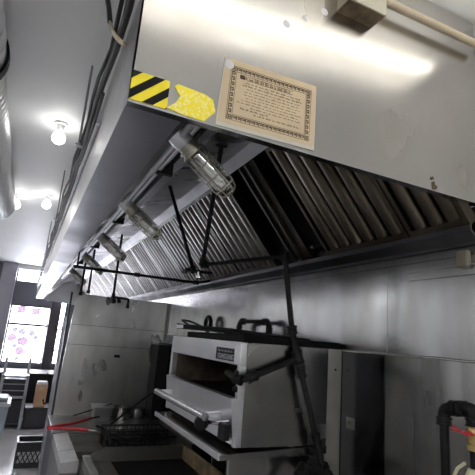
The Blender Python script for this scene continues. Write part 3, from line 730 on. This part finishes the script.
# ------------------------------------------------------------------ oven
ov = thing('countertop_oven', 'stainless broiler oven with dropped door on a stand against the wall', 'oven', (1.0, 2.05, -.43))
OX, OX1, OY0, OY1, OZ0, OZ1 = .785, 1.21, 1.6, 2.50, -.40, -.01
b = bm_()   # outer shell: near side, far side, top, bottom, back
add_box(b, (OX + .03, OY0, OZ0), (OX1, OY0 + .012, OZ1), .001)
obj('side_panel', b, 'oven_side', ov)
b = bm_(); add_box(b, (OX + .03, OY1 - .012, OZ0), (OX1, OY1, OZ1), .001); obj('side_panel', b, 'oven_side', ov)
b = bm_(); add_box(b, (OX + .03, OY0 + .012, OZ1 - .012), (OX1, OY1 - .012, OZ1 - .001)); obj('top_panel', b, 'steel_dk', ov)
b = bm_(); add_box(b, (OX1 - .012, OY0 + .012, OZ0), (OX1, OY1 - .012, OZ1 - .012)); obj('back_panel', b, 'black', ov)
b = bm_(); add_box(b, (OX1, OY0 + .004, -.62), (1.286, OY0 + .05, OZ1), .002); add_lathe(b, [(0, .004), (.002, .003)], (1.253, OY0 + .004, -.096), (0, -1, 0), 10); add_box(b, (OX1, OY0 + .05, -.62), (1.286, OY1, -.2))
obj('flue_riser', b, 'post', ov, label='lighter steel strip at the back of the oven')
b = bm_(); add_lathe(b, [(0, .005), (.0015, .004)], (1.253, OY0 + .003, -.096), (0, -1, 0), 10); obj('rivet_hole', b, 'charred', ov)
# front: control fascia, jambs
b = bm_(); add_box(b, (OX, OY0, -.100), (OX + .03, OY1, OZ1), .003); obj('front_fascia', b, 'oven', ov)
b = bm_(); add_box(b, (OX, OY0, OZ0), (OX + .03, OY0 + .022, -.100), .002); obj('front_jamb', b, 'oven', ov)
b = bm_(); add_box(b, (OX, OY1 - .03, OZ0), (OX + .03, OY1, -.100), .002); obj('front_jamb', b, 'oven', ov)
# cavity liner
b = bm_(); add_box(b, (1.14, OY0 + .02, OZ0), (1.16, OY1 - .03, -.04)); add_box(b, (OX + .03, OY0 + .018, OZ0), (1.14, OY0 + .03, -.05)); add_box(b, (OX + .03, OY1 - .04, OZ0), (1.14, OY1 - .028, -.05)); add_box(b, (OX + .03, OY0 + .03, OZ0), (1.14, OY1 - .04, OZ0 + .02)); add_box(b, (OX + .03, OY0 + .03, -.06), (1.14, OY1 - .04, -.05))
obj('cavity_liner', b, 'brick', ov)
b = bm_()
for i in range(22):
    y = OY0 + .05 + (OY1 - OY0 - .1) * i / 21; add_tube(b, [(OX + .04, y, -.25), (1.13, y, -.25)], .005, 6)
for x in (OX + .05, 1.0, 1.12): add_tube(b, [(x, OY0 + .04, -.257), (x, OY1 - .05, -.257)], .006, 6)
obj('broiler_rack', b, 'charred', ov)
# drop door, leaning out of the opening
b = bm_()
tp, bt = (.750, -.220), (.768, -.385)
add_prism(b, [tp, (tp[0] + .022, tp[1] + .003), (bt[0] + .022, bt[1]), bt], 'y', 1.575, 2.43)
dr_ = obj('drop_door', b, 'oven', ov)
b = bm_(); add_tube(b, [(.690, 1.675, -.302), (.690, 2.38, -.302)], .016, 14); hb = obj('door_handle', b, 'steel', dr_, smooth=True, auto=50, label='steel bar handle')
ROOT[hb.name] = ROOT[ov.name]
for y in (1.69, 2.33):
    b = bm_(); add_hexa(b, [(.682, y - .012, -.306), (.765, y - .012, -.312), (.765, y + .012, -.312), (.682, y + .012, -.306), (.682, y - .012, -.290), (.760, y - .012, -.284), (.760, y + .012, -.284), (.682, y + .012, -.290)])
    obj('handle_bracket', b, 'oven', dr_)
b = bm_(); add_lathe(b, [(0, .014), (.004, .026), (.03, .028), (.04, .02), (.042, .006)], (.706, 1.73, -.330), (-.5, -.6, -.05), 18); obj('control_knob', b, 'black', ov, smooth=True, auto=40)
tube_obj('lever_rod', [(.712, 1.73, -.330), (.742, 1.66, -.322), (.775, 1.585, -.300)], .008, 'steel', ov)
b = bm_(); add_box(b, (.728, 1.582, -.372), (.758, 1.635, -.312), .006); obj('lever_block', b, 'black', ov)
for z in (-.13, -.19, -.245, -.285):
    b = bm_(); add_lathe(b, [(0, .012), (.012, .011), (.016, .005)], (OX, OY0 + .012, z), (-1, 0, 0), 10); obj('hinge_stud', b, 'black', ov)
# nameplate
b = bm_(); add_box(b, (OX - .004, 1.640, -.091), (OX, 1.838, -.036), .001); np_ = obj('nameplate', b, 'tapeblk', ov)
b = bm_()
for (y0, y1, z0, z1) in ((1.636, 1.842, -.039, -.034), (1.636, 1.842, -.093, -.089), (1.636, 1.643, -.089, -.039), (1.834, 1.842, -.089, -.039)): add_box(b, (OX - .006, y0, z0), (OX - .001, y1, z1))
# raised lettering too worn to read: a small line above a bold line (y decreases left to right as seen)
yy = 1.815
for w, hh in ((.010, .010), (.010, .008), (.006, .008), (.008, .008), (.010, .008), (.010, .008), (.007, .008), (.010, .008), (.009, .008), (.010, .008)):
    add_box(b, (OX - .0052, yy - w * .7, -.055), (OX - .0035, yy, -.053)); add_box(b, (OX - .0052, yy - w * .25, -.055), (OX - .0035, yy, -.055 + hh)); yy -= .0155
yy = 1.812
for i in range(7):
    add_box(b, (OX - .0052, yy - .004, -.084), (OX - .0035, yy, -.064)); add_box(b, (OX - .0052, yy - .017, -.084), (OX - .0035, yy - .013, -.064 if i % 3 else -.073))
    add_box(b, (OX - .0052, yy - .017, (-.068, -.084, -.075)[i % 3]), (OX - .0035, yy, (-.064, -.080, -.071)[i % 3])); yy -= .0235
obj('plate_lettering', b, 'oven', np_)
# tray ledge under the door with front lip, folded round the near side
b = bm_(); add_hexa(b, [(.718, OY0 - .03, -.422), (OX1, OY0 - .004, -.405), (OX1, OY1, -.405), (.718, OY1 - .06, -.422), (.718, OY0 - .03, -.416), (OX1, OY0 - .004, -.40), (OX1, OY1, -.40), (.718, OY1 - .06, -.416)]); obj('drip_ledge', b, 'oven_side', ov)
b = bm_(); add_box(b, (.711, OY0 - .035, -.432), (.718, OY1 - .06, -.412)); obj('ledge_lip', b, 'oven', ov)
b = bm_(); add_hexa(b, [(.715, OY0 - .036, -.432), (OX1, OY0 - .006, -.430), (OX1, OY0, -.430), (.715, OY0 - .03, -.432), (.715, OY0 - .036, -.414), (OX1, OY0 - .006, -.40), (OX1, OY0, -.40), (.715, OY0 - .03, -.414)]); obj('side_flange', b, 'oven_side', ov)
# stand that carries the oven
st = thing('oven_stand', 'pale steel stand panel carrying the oven above the griddle back', 'stand', (1.1, 2.05, FL))
b = bm_(); add_box(b, (.775, OY0 + .01, -.690), (1.205, OY0 + .03, -.438), .002); obj('side_panel', b, 'oven_side', st)
b = bm_(); add_box(b, (1.085, OY1 - .03, FL), (1.205, OY1 - .01, -.438), .002); add_box(b, (1.19, OY0 + .03, FL), (1.205, OY1 - .03, -.438)); add_box(b, (1.085, OY0 + .01, FL), (1.205, OY0 + .03, -.691)); obj('back_panel', b, 'steel_dk', st)

# sheet pan on top of the oven
tp_ = thing('black_tray', 'long burnt black tray lying on top of the oven', 'tray', (1.03, 1.95, -.0095))
b = bm_(); add_box(b, (.80, 1.612, -.0095), (1.283, 2.30, .020), .003); obj('tray_body', b, 'charred', tp_)
bp = thing('baking_pan', 'tilted charred baking pan propped over the far end of the black tray', 'pan', (.98, 2.1, .021))
b = bm_(); add_hexa(b, [(.82, 1.68, .0205), (1.18, 1.70, .0205), (1.18, 2.56, .034), (.82, 2.56, .034), (.82, 1.68, .027), (1.18, 1.70, .027), (1.18, 2.56, .064), (.82, 2.56, .064)]); obj('pan_body', b, 'charred', bp)
b = bm_(); add_box(b, (.817, 2.44, .036), (.8205, 2.555, .056), .001); obj('pan_glint', b, 'oven', bp, label='bright steel chip added as a glint on the pan corner')  # thin bright plate added in place of a reflection on the pan
b = bm_(); add_box(b, (1.10, 2.42, -.0095), (1.16, 2.49, .0335)); obj('pan_foot', b, 'charred', bp)
tube_obj('wire_handle', rounded([(.90, 2.555, .055), (.89, 2.64, .080), (.89, 2.70, .092), (.95, 2.70, .088), (.99, 2.555, .055)], .03), .006, 'black', bp)
# iron pipework behind the oven
up = thing('pipe_bridge', 'black iron pipe bridge with two elbows behind the oven top', 'pipe', (1.24, 2.4, -.1))
A, B_, C_, D_ = V((1.245, 2.584, -.05)), V((1.245, 2.584, .1125)), V((1.245, 2.195, .109)), V((1.245, 2.195, -.05))
tube_obj('pipe_run', rounded([A, B_, C_, D_], .035), .0125, 'blackpipe', up)
for p, d in ((B_, (0, -1, 0)), (C_, (0, 1, 0))):
    fits('coupling', up, [(V(p) + V(d) * .05, d, .0185, .035), (V(p) + V((0, 0, -.05)), (0, 0, 1), .0185, .035)])
    tube_obj('elbow', arc(V(p) + V((0, 0, -.045)), V(p), V(p) + V(d) * .045, 6), .0175, 'blackpipe', up)
for y in (2.584, 2.195):
    b = bm_(); add_box(b, (1.23, y - .02, -.06), (1.2995, y + .02, -.045)); obj('wall_bracket', b, 'blackpipe', up)
rg = thing('ring_handle', 'black oval ring handle standing up behind the oven pan', 'ring', (1.25, 3.14, -.35))
b = bm_(); add_tube(b, [(1.25, 3.14 + .052 * math.cos(a), .098 + .048 * math.sin(a)) for a in [2 * math.pi * i / 24 for i in range(24)]], .016, 10, True); obj('ring', b, 'blackpipe', rg, smooth=True)
tube_obj('ring_stem', [(1.25, 3.14, .04), (1.25, 3.14, -.35)], .016, 'blackpipe', rg)
b = bm_(); add_box(b, (1.23, 3.11, -.37), (1.2995, 3.17, -.345)); obj('wall_bracket', b, 'blackpipe', rg)

# ------------------------------------------------------------------ gas / suppression pipes
gp = thing('gas_pipe', 'black iron gas pipe coming down in front of the oven side from the hood', 'pipe', (1.05, 1.58, -.5))
top, c1, tee, lo = V((.985, 1.635, .362)), V((1.022, 1.606, .056)), V((1.030, 1.564, -.052)), V((1.168, 1.545, -.505))
tube_obj('pipe_run', [top, c1], .0125, 'blackpipe', gp); tube_obj('pipe_run', [c1, tee], .0135, 'blackpipe', gp); tube_obj('pipe_run', [tee, lo], .0125, 'blackpipe', gp)
m1 = tee.lerp(lo, .12); m2 = tee.lerp(lo, .68)
fits('coupling', gp, [(c1, c1 - top, .021, .035), (tee, tee - c1, .020, .05), (m1, lo - tee, .019, .05), (m2, lo - tee, .018, .035)])
br0, br1 = tee + V((-.01, 0, -.01)), V((.795, 1.562, -.148))
tube_obj('branch_pipe', rounded([br0, br1, V((.765, 1.575, -.150)), V((.752, 1.64, -.13))], .02), .0125, 'blackpipe', gp)
fits('elbow', gp, [(br1 + (br0 - br1).normalized() * .03, br0 - br1, .019, .04), (V((.768, 1.568, -.149)), (-.6, .8, .1), .019, .03)])
vl = [V((1.168, 1.545, -.505)), V((1.10, 1.535, -.462)), V((1.05, 1.53, -.468)), V((1.0, 1.525, -.54))]
tube_obj('lower_run', rounded(vl, .02), .015, 'blackpipe', gp)
b = bm_(); fitting(b, (1.16, 1.544, -.485), (.2, 0, -.3), .030, .05); fitting(b, (1.11, 1.536, -.468), (.07, .01, -.04), .027, .05); add_lathe(b, [(0, .024), (.05, .026), (.06, .015)], (1.06, 1.531, -.455), (-.3, -.2, -.25), 12)
obj('valve_body', b, 'black', gp, smooth=True, auto=40)
b = bm_(); add_tube(b, [(1.02, 1.52, -.505), (.99, 1.505, -.545), (.972, 1.50, -.565)], .008, 8); fitting(b, (1.005, 1.515, -.525), (-.03, -.01, -.04), .013, .025); obj('bleed_cock', b, 'steel', gp, smooth=True, auto=40)

sp_ = thing('suppression_pipe', 'black fire suppression pipe under the filters ending at the gas pipe', 'pipe', (.9, 1.9, .36))
s0, s1 = V((.79, 2.11, .362)), V((.985, 1.635, .372))
tube_obj('pipe_run', [s0, s1], .010, 'blackpipe', sp_)
tube_obj('drop_pipe', [V((.70, 1.80, .885)), V((.775, 2.10, .365))], .0115, 'blackpipe', sp_)
fits('elbow', sp_, [(s0, s1 - s0, .017, .035), (s1, s1 - s0, .019, .035), ((.776, 2.104, .375), (0, .2, -.5), .017, .035)])
b = bm_(); add_lathe(b, [(0, .03), (.008, .03), (.012, .014)], (.70, 1.80, .892), (.07, .3, -.5), 14); obj('roof_flange', b, 'blackpipe', sp_, smooth=True, auto=40)
s2 = thing('suppression_drop', 'black drop pipe leaning from the hood roof to a nozzle beside the oven pipe', 'pipe', (.8, 2.2, .3))
tube_obj('drop_pipe', [V((.66, 2.50, .878)), V((.768, 2.22, .345))], .0105, 'blackpipe', s2)
b = bm_(); fitting(b, (.768, 2.22, .345), (.1, -.3, -.5), .016, .03)
add_tube(b, rounded([(.73, 2.24, .345), (.80, 2.20, .335), (.85, 2.15, .33)], .02), .009, 8); obj('nozzle_arm', b, 'blackpipe', s2, smooth=True, auto=40)
each('nozzle', 'steel', s2, [lambda b: add_lathe(b, [(0, .010), (.02, .012), (.022, .018), (.035, .018), (.04, .008)], (.795, 2.20, .335), (.1, 0, -1), 12), lambda b: add_lathe(b, [(0, .008), (.015, .014), (.03, .014)], (.735, 2.24, .343), (-.3, 0, -1), 12)])
s3 = thing('cross_pipe', 'black cross pipe passing under the hood from its front edge toward the wall', 'pipe', (.7, 3.2, .4))
tube_obj('pipe_run', [(.236, 3.2, .400), (1.15, 3.2, .400)], .0105, 'blackpipe', s3)
fits('coupling', s3, [((1.14, 3.2, .400), (1, 0, 0), .017, .04), ((.68, 3.2, .400), (1, 0, 0), .016, .04)])
tube_obj('hanger', [(.262, 3.2, .405), (.262, 3.2, .51)], .006, 'blackpipe', s3)
tube_obj('hanger', [(1.15, 3.2, .400), (1.262, 3.2, .43)], .009, 'blackpipe', s3)
s4 = thing('far_nozzle_drop', 'black drop pipe with side arm and nozzles hanging before the end panel', 'pipe', (.69, 4.2, .22))
tube_obj('drop_pipe', [(.70, 4.2, .89), (.70, 4.2, .29)], .011, 'blackpipe', s4)
tube_obj('side_arm', rounded([(.70, 4.2, .29), (.845, 4.2, .285), (.845, 4.2, .225)], .015), .011, 'blackpipe', s4)
fits('coupling', s4, [((.70, 4.2, .30), (0, 0, 1), .018, .04)])
each('nozzle', 'black', s4, [lambda b: add_lathe(b, [(0, .014), (.03, .02), (.05, .02), (.055, .01)], (.705, 4.2, .285), (.2, -.2, -1), 12), lambda b: add_lathe(b, [(0, .012), (.02, .018), (.045, .018)], (.75, 4.19, .285), (.2, -.2, -1), 12), lambda b: add_lathe(b, [(0, .012), (.02, .016), (.04, .016)], (.845, 4.2, .24), (0, 0, -1), 12)])
for k, (x, z0_, z1_, lab) in enumerate(((.42, .285, .66, 'short dark pipe dropping from the hood beside the end panel edge'), (.485, .31, .72, 'second short dark pipe dropping from the hood beside the end panel edge'))):
    t = thing('pipe_stub', lab, 'pipe', (x, 4.3, z0_), 'short pipes at the far lamps'); tube_obj('pipe_run', [(x, 4.3, z1_), (x, 4.3, z0_)], .010, 'blackpipe', t)
    b = bm_(); fitting(b, (x, 4.3, z0_ + .01), (0, 0, 1), .016, .03); obj('end_cap', b, 'blackpipe', t, smooth=True, auto=40)

# rail and box high on the kitchen wall
rl = thing('wall_rail', 'grey steel rail with end box high on the wall beneath the hood', 'rail', (1.28, 1.1, .27))
b = bm_(); add_box(b, (1.284, .70, .298), (1.2995, 1.235, .302)); add_box(b, (1.296, .70, .270), (1.2995, 1.235, .298)); add_box(b, (1.288, .70, .268), (1.2995, 1.235, .271)); obj('rail_bar', b, 'steel', rl)
b = bm_(); add_box(b, (1.276, .964, .290), (1.2995, 1.008, .350), .006); obj('end_box', b, 'boxdim', rl, label='dull beige end box')

# pipe loop with valve by the near end of the wall
gv = thing('valve_pipe', 'thick black iron pipe with elbows and red handled gas valve on the wall', 'pipe', (1.2, .95, -1.2))
e0, e1, e2, e3 = V((1.2, 1.005, -1.66)), V((1.2, 1.005, -.156)), V((1.2, .905, -.140)), V((1.2, .905, -1.66))
tube_obj('riser_pipe', [e0, V((1.2, 1.005, -.19))], .0135, 'blackpipe', gv)
tube_obj('elbow_bend', rounded([V((1.2, 1.005, -.20)), e1, V((1.2, .965, -.150))], .03), .0175, 'blackpipe', gv)
tube_obj('cross_piece', [V((1.2, .98, -.152)), V((1.2, .925, -.143))], .017, 'blackpipe', gv)
tube_obj('elbow_bend', rounded([V((1.2, .94, -.146)), e2, V((1.2, .905, -.18))], .03), .0175, 'blackpipe', gv)
fits('coupling', gv, [((1.2, 1.005, -.192), (0, 0, 1), .021, .022), ((1.2, .968, -.150), (0, 1, -.1), .021, .020), ((1.2, .938, -.146), (0, 1, -.1), .0205, .020), ((1.2, .905, -.178), (0, 0, 1), .021, .02)])
b = bm_(); add_lathe(b, [(0, .016), (.0, .020), (.012, .020), (.014, .016), (.04, .022), (.055, .016), (.057, .021), (.072, .021)], (1.2, .905, -.180), (0, 0, -1), 16); obj('valve_body', b, 'brass', gv, smooth=True, auto=40)
b = bm_(); add_box(b, (1.172, .872, -.209), (1.184, .962, -.204)); add_tube(b, [(1.19, .905, -.207), (1.165, .905, -.206)], .007, 8); add_hexa(b, [(1.171, .91, -.214), (1.175, .91, -.214), (1.175, .955, -.196), (1.171, .955, -.196), (1.171, .91, -.210), (1.175, .91, -.210), (1.175, .955, -.192), (1.171, .955, -.192)])
obj('valve_handle', b, 'red', gv, label='red lever handle')
tube_obj('riser_pipe', [V((1.2, .905, -.25)), V((1.2, .905, -.31))], .0135, 'blackpipe', gv)
b = bm_(); add_lathe(b, [(0, .02), (.02, .028), (.05, .03), (.07, .024), (.10, .026)], (1.2, .905, -.30), (0, 0, -1), 16); add_tube(b, [(1.19, .93, -.29), (1.185, .952, -.31), (1.185, .965, -.335)], .005, 6); obj('regulator', b, 'cream', gv, smooth=True, auto=40)
tube_obj('riser_pipe', [V((1.2, .905, -.40)), e3], .0135, 'blackpipe', gv)
for z in (-.45, -1.2):
    b = bm_(); add_box(b, (1.19, .99, z), (1.288, 1.02, z + .02)); obj('wall_clip', b, 'blackpipe', gv)

# ------------------------------------------------------------------ background near the window
rk = thing('shelf_rack', 'low dark shelving rack with grey posts standing beneath the storefront window', 'rack', (0, 8.4, FL))
for x in (-.17, .20):
    for y in (8.3, 8.75):
        b = bm_(); add_box(b, (x - .022, y - .02, FL), (x + .022, y + .02, -.62 if y > 8.5 else -.86)); obj('post', b, 'rackpost', rk)
for z in (-.90, -1.22):
    b = bm_(); add_box(b, (-.19, 8.28, z), (.22, 8.77, z + .035), .003); obj('shelf', b, 'rackpost', rk)
for z in (-1.0, -1.10):
    b = bm_(); add_tube(b, [(-.17, 8.3, z), (.20, 8.3, z)], .008, 8); obj('rail', b, 'rackpost', rk, smooth=True)
b = bm_(); add_box(b, (-.16, 8.36, -1.62), (.19, 8.74, -1.25), .01); tag(obj('black_tub', b, 'crate'), 'black storage tub at the bottom of the window rack', 'tub')
b = bm_(); add_box(b, (-.16, 8.36, -1.185), (.19, 8.74, -.93), .01); tag(obj('black_tub', b, 'crate'), 'black storage tub on the middle shelf of the window rack', 'tub')
b = bm_(); add_box(b, (-.9, 9.3, FL), (.75, 10.1, -.92), .01); tag(obj('dark_bench', b, 'black'), 'long dark bench along the sill of the storefront window', 'bench')
cab = thing('black_cabinet', 'low black cabinet on the floor carrying the cardboard box', 'cabinet', (.42, 8.4, FL))
b = bm_(); add_box(b, (.245, 8.28, FL + .03), (.60, 8.72, -1.375), .006); obj('body', b, 'crate', cab)
b = bm_(); add_box(b, (.235, 8.27, -1.375), (.61, 8.73, -1.355), .003); obj('top', b, 'crate', cab)
cb = thing('cardboard_box', 'tall open cardboard box with white bag on the low black cabinet', 'box', (.45, 8.4, -1.355))
b = bm_(); add_box(b, (.355, 8.29, -1.353), (.53, 8.55, -1.0), .003); obj('box_body', b, 'cardboard', cb)
b = bm_(); add_box(b, (.36, 8.30, -1.0), (.525, 8.54, -.955), .02); obj('white_bag', b, 'paperwhite', cb, label='white bag showing at the top')
b = bm_(); add_box(b, (.40, 8.286, -1.08), (.47, 8.29, -1.03)); obj('paper_tape', b, 'beige', cb)
# grey upright rack by the panel edge
gu = thing('grey_upright', 'narrow grey steel upright with hooks standing behind the end panel edge', 'upright', (.46, 5.9, FL))
b = bm_(); add_box(b, (.42, 5.85, FL), (.47, 5.95, .1)); obj('post', b, 'rackpost', gu)
b = bm_()
for z in (-.9, -.6, -.3, -.05): add_tube(b, [(.42, 5.9, z), (.36, 5.88, z - .02), (.345, 5.88, z + .03)], .009, 8)
obj('hook', b, 'black', gu, smooth=True)
# milk crate
mc = thing('milk_crate', 'black plastic milk crate holding white paper on the aisle floor beside the fryer', 'crate', (.33, 6.35, FL))
x0, x1, y0, y1, zt = .165, .495, 6.2, 6.53, -1.42
b = bm_()
for (a, c) in (((x0, y0), (x1, y0 + .012)), ((x0, y1 - .012), (x1, y1)), ((x0, y0 + .012), (x0 + .012, y1 - .012)), ((x1 - .012, y0 + .012), (x1, y1 - .012))):
    add_box(b, (a[0], a[1], FL), (c[0], c[1], FL + .06)); add_box(b, (a[0], a[1], zt - .10), (c[0], c[1], zt))
for i in range(7):
    t = i / 6; x = x0 + .006 + (x1 - x0 - .012) * t; y = y0 + .006 + (y1 - y0 - .012) * t
    for yy in (y0 + .006, y1 - .006):
        for sg in (-1, 1):
            xa = x + sg * .055
            if x0 < xa < x1: add_hexa(b, [(x - .006, yy - .005, FL + .06), (x + .006, yy - .005, FL + .06), (x + .006, yy + .005, FL + .06), (x - .006, yy + .005, FL + .06), (xa - .006, yy - .005, zt - .10), (xa + .006, yy - .005, zt - .10), (xa + .006, yy + .005, zt - .10), (xa - .006, yy + .005, zt - .10)])
    for xx in (x0 + .006, x1 - .006): add_box(b, (xx - .005, y - .006, FL + .06), (xx + .005, y + .006, zt - .10))
add_box(b, (x0 + .012, y0 + .012, FL), (x1 - .012, y1 - .012, FL + .012)); obj('crate_body', b, 'crate', mc)
b = bm_(); add_box(b, (x0 - .008, y0 - .008, zt), (x1 + .008, y0 + .016, zt + .012), .003); add_box(b, (x0 - .008, y1 - .016, zt), (x1 + .008, y1 + .008, zt + .012), .003); add_box(b, (x0 - .008, y0 + .016, zt), (x0 + .016, y1 - .016, zt + .012), .003); add_box(b, (x1 - .016, y0 + .016, zt), (x1 + .008, y1 - .016, zt + .012), .003); obj('crate_rim', b, 'crate', mc)
b = bm_(); add_box(b, (x0 + .03, y0 + .022, FL + .014), (x1 - .03, y0 + .05, zt - .11)); tag(obj('paper_stack', b, 'paperwhite'), 'white paper seen through the lattice of the milk crate', 'paper')
# bin at the frame edge
bn = thing('grey_bin', 'grey plastic bin with a cluttered rim at the aisle edge', 'bin', (-.13, 5.6, FL))
b = bm_(); add_hexa(b, [(-.30, 5.45, FL), (-.05, 5.45, FL), (-.05, 5.8, FL), (-.30, 5.8, FL), (-.33, 5.42, -.86), (.0, 5.42, -.86), (.0, 5.83, -.86), (-.33, 5.83, -.86)]); obj('bin_body', b, 'bin', bn)
b = bm_(); add_box(b, (-.345, 5.405, -.88), (.012, 5.845, -.845), .008); obj('bin_rim', b, 'rackpost', bn)
b = bm_(); add_box(b, (-.30, 5.46, -.845), (-.02, 5.79, -.80), .02); obj('bin_lid', b, 'bin', bn)

# ------------------------------------------------------------------ daylight, camera
w = bpy.data.worlds.new('daylight'); scene.world = w; w.use_nodes = True
bg = w.node_tree.nodes['Background']; bg.inputs[0].default_value = (0.93, 0.95, 1.0, 1); bg.inputs[1].default_value = 5.0
def area(name, loc, rot, sx, sy, e, col):
    L = bpy.data.lights.new(name, 'AREA'); L.shape = 'RECTANGLE'; L.size = sx; L.size_y = sy; L.energy = e; L.color = col
    o = bpy.data.objects.new(name, L); COL.objects.link(o); o.location = V(loc) + V((0, 0, ZO)); o.rotation_euler = rot; return o
area('window_daylight', (.1, YF + .45, .1), (math.radians(-90), 0, 0), 1.6, 2.0, 140, (.95, .97, 1))

cam = bpy.data.cameras.new('camera'); co = bpy.data.objects.new('camera', cam); COL.objects.link(co); scene.camera = co
R = ((-0.43098851, 0.8988949, 0.07897379), (0.17105214, 0.16731787, -0.97095103), (0.88599665, 0.4049601, 0.22586997))
cx = V((R[0][1], R[0][0], R[0][2])); cy = V((R[1][1], R[1][0], R[1][2])); cz = V((R[2][1], R[2][0], R[2][2]))
m = Matrix((( cx.x, -cy.x, -cz.x, 0), (cx.y, -cy.y, -cz.y, 0), (cx.z, -cy.z, -cz.z, ZO), (0, 0, 0, 1)))
co.matrix_world = m
cam.sensor_width = 36; cam.lens = 437.1484 / 475 * 36; cam.clip_start = .01; cam.clip_end = 60
vs = scene.view_settings; vs.view_transform = 'Standard'; vs.look = 'None'; vs.gamma = 1; vs.use_curve_mapping = False; vs.exposure = 1.0
scene.cycles.use_denoising = True
scene.cycles.max_bounces = 10; scene.cycles.diffuse_bounces = 5; scene.cycles.glossy_bounces = 6
scene.cycles.sample_clamp_indirect = 6.0
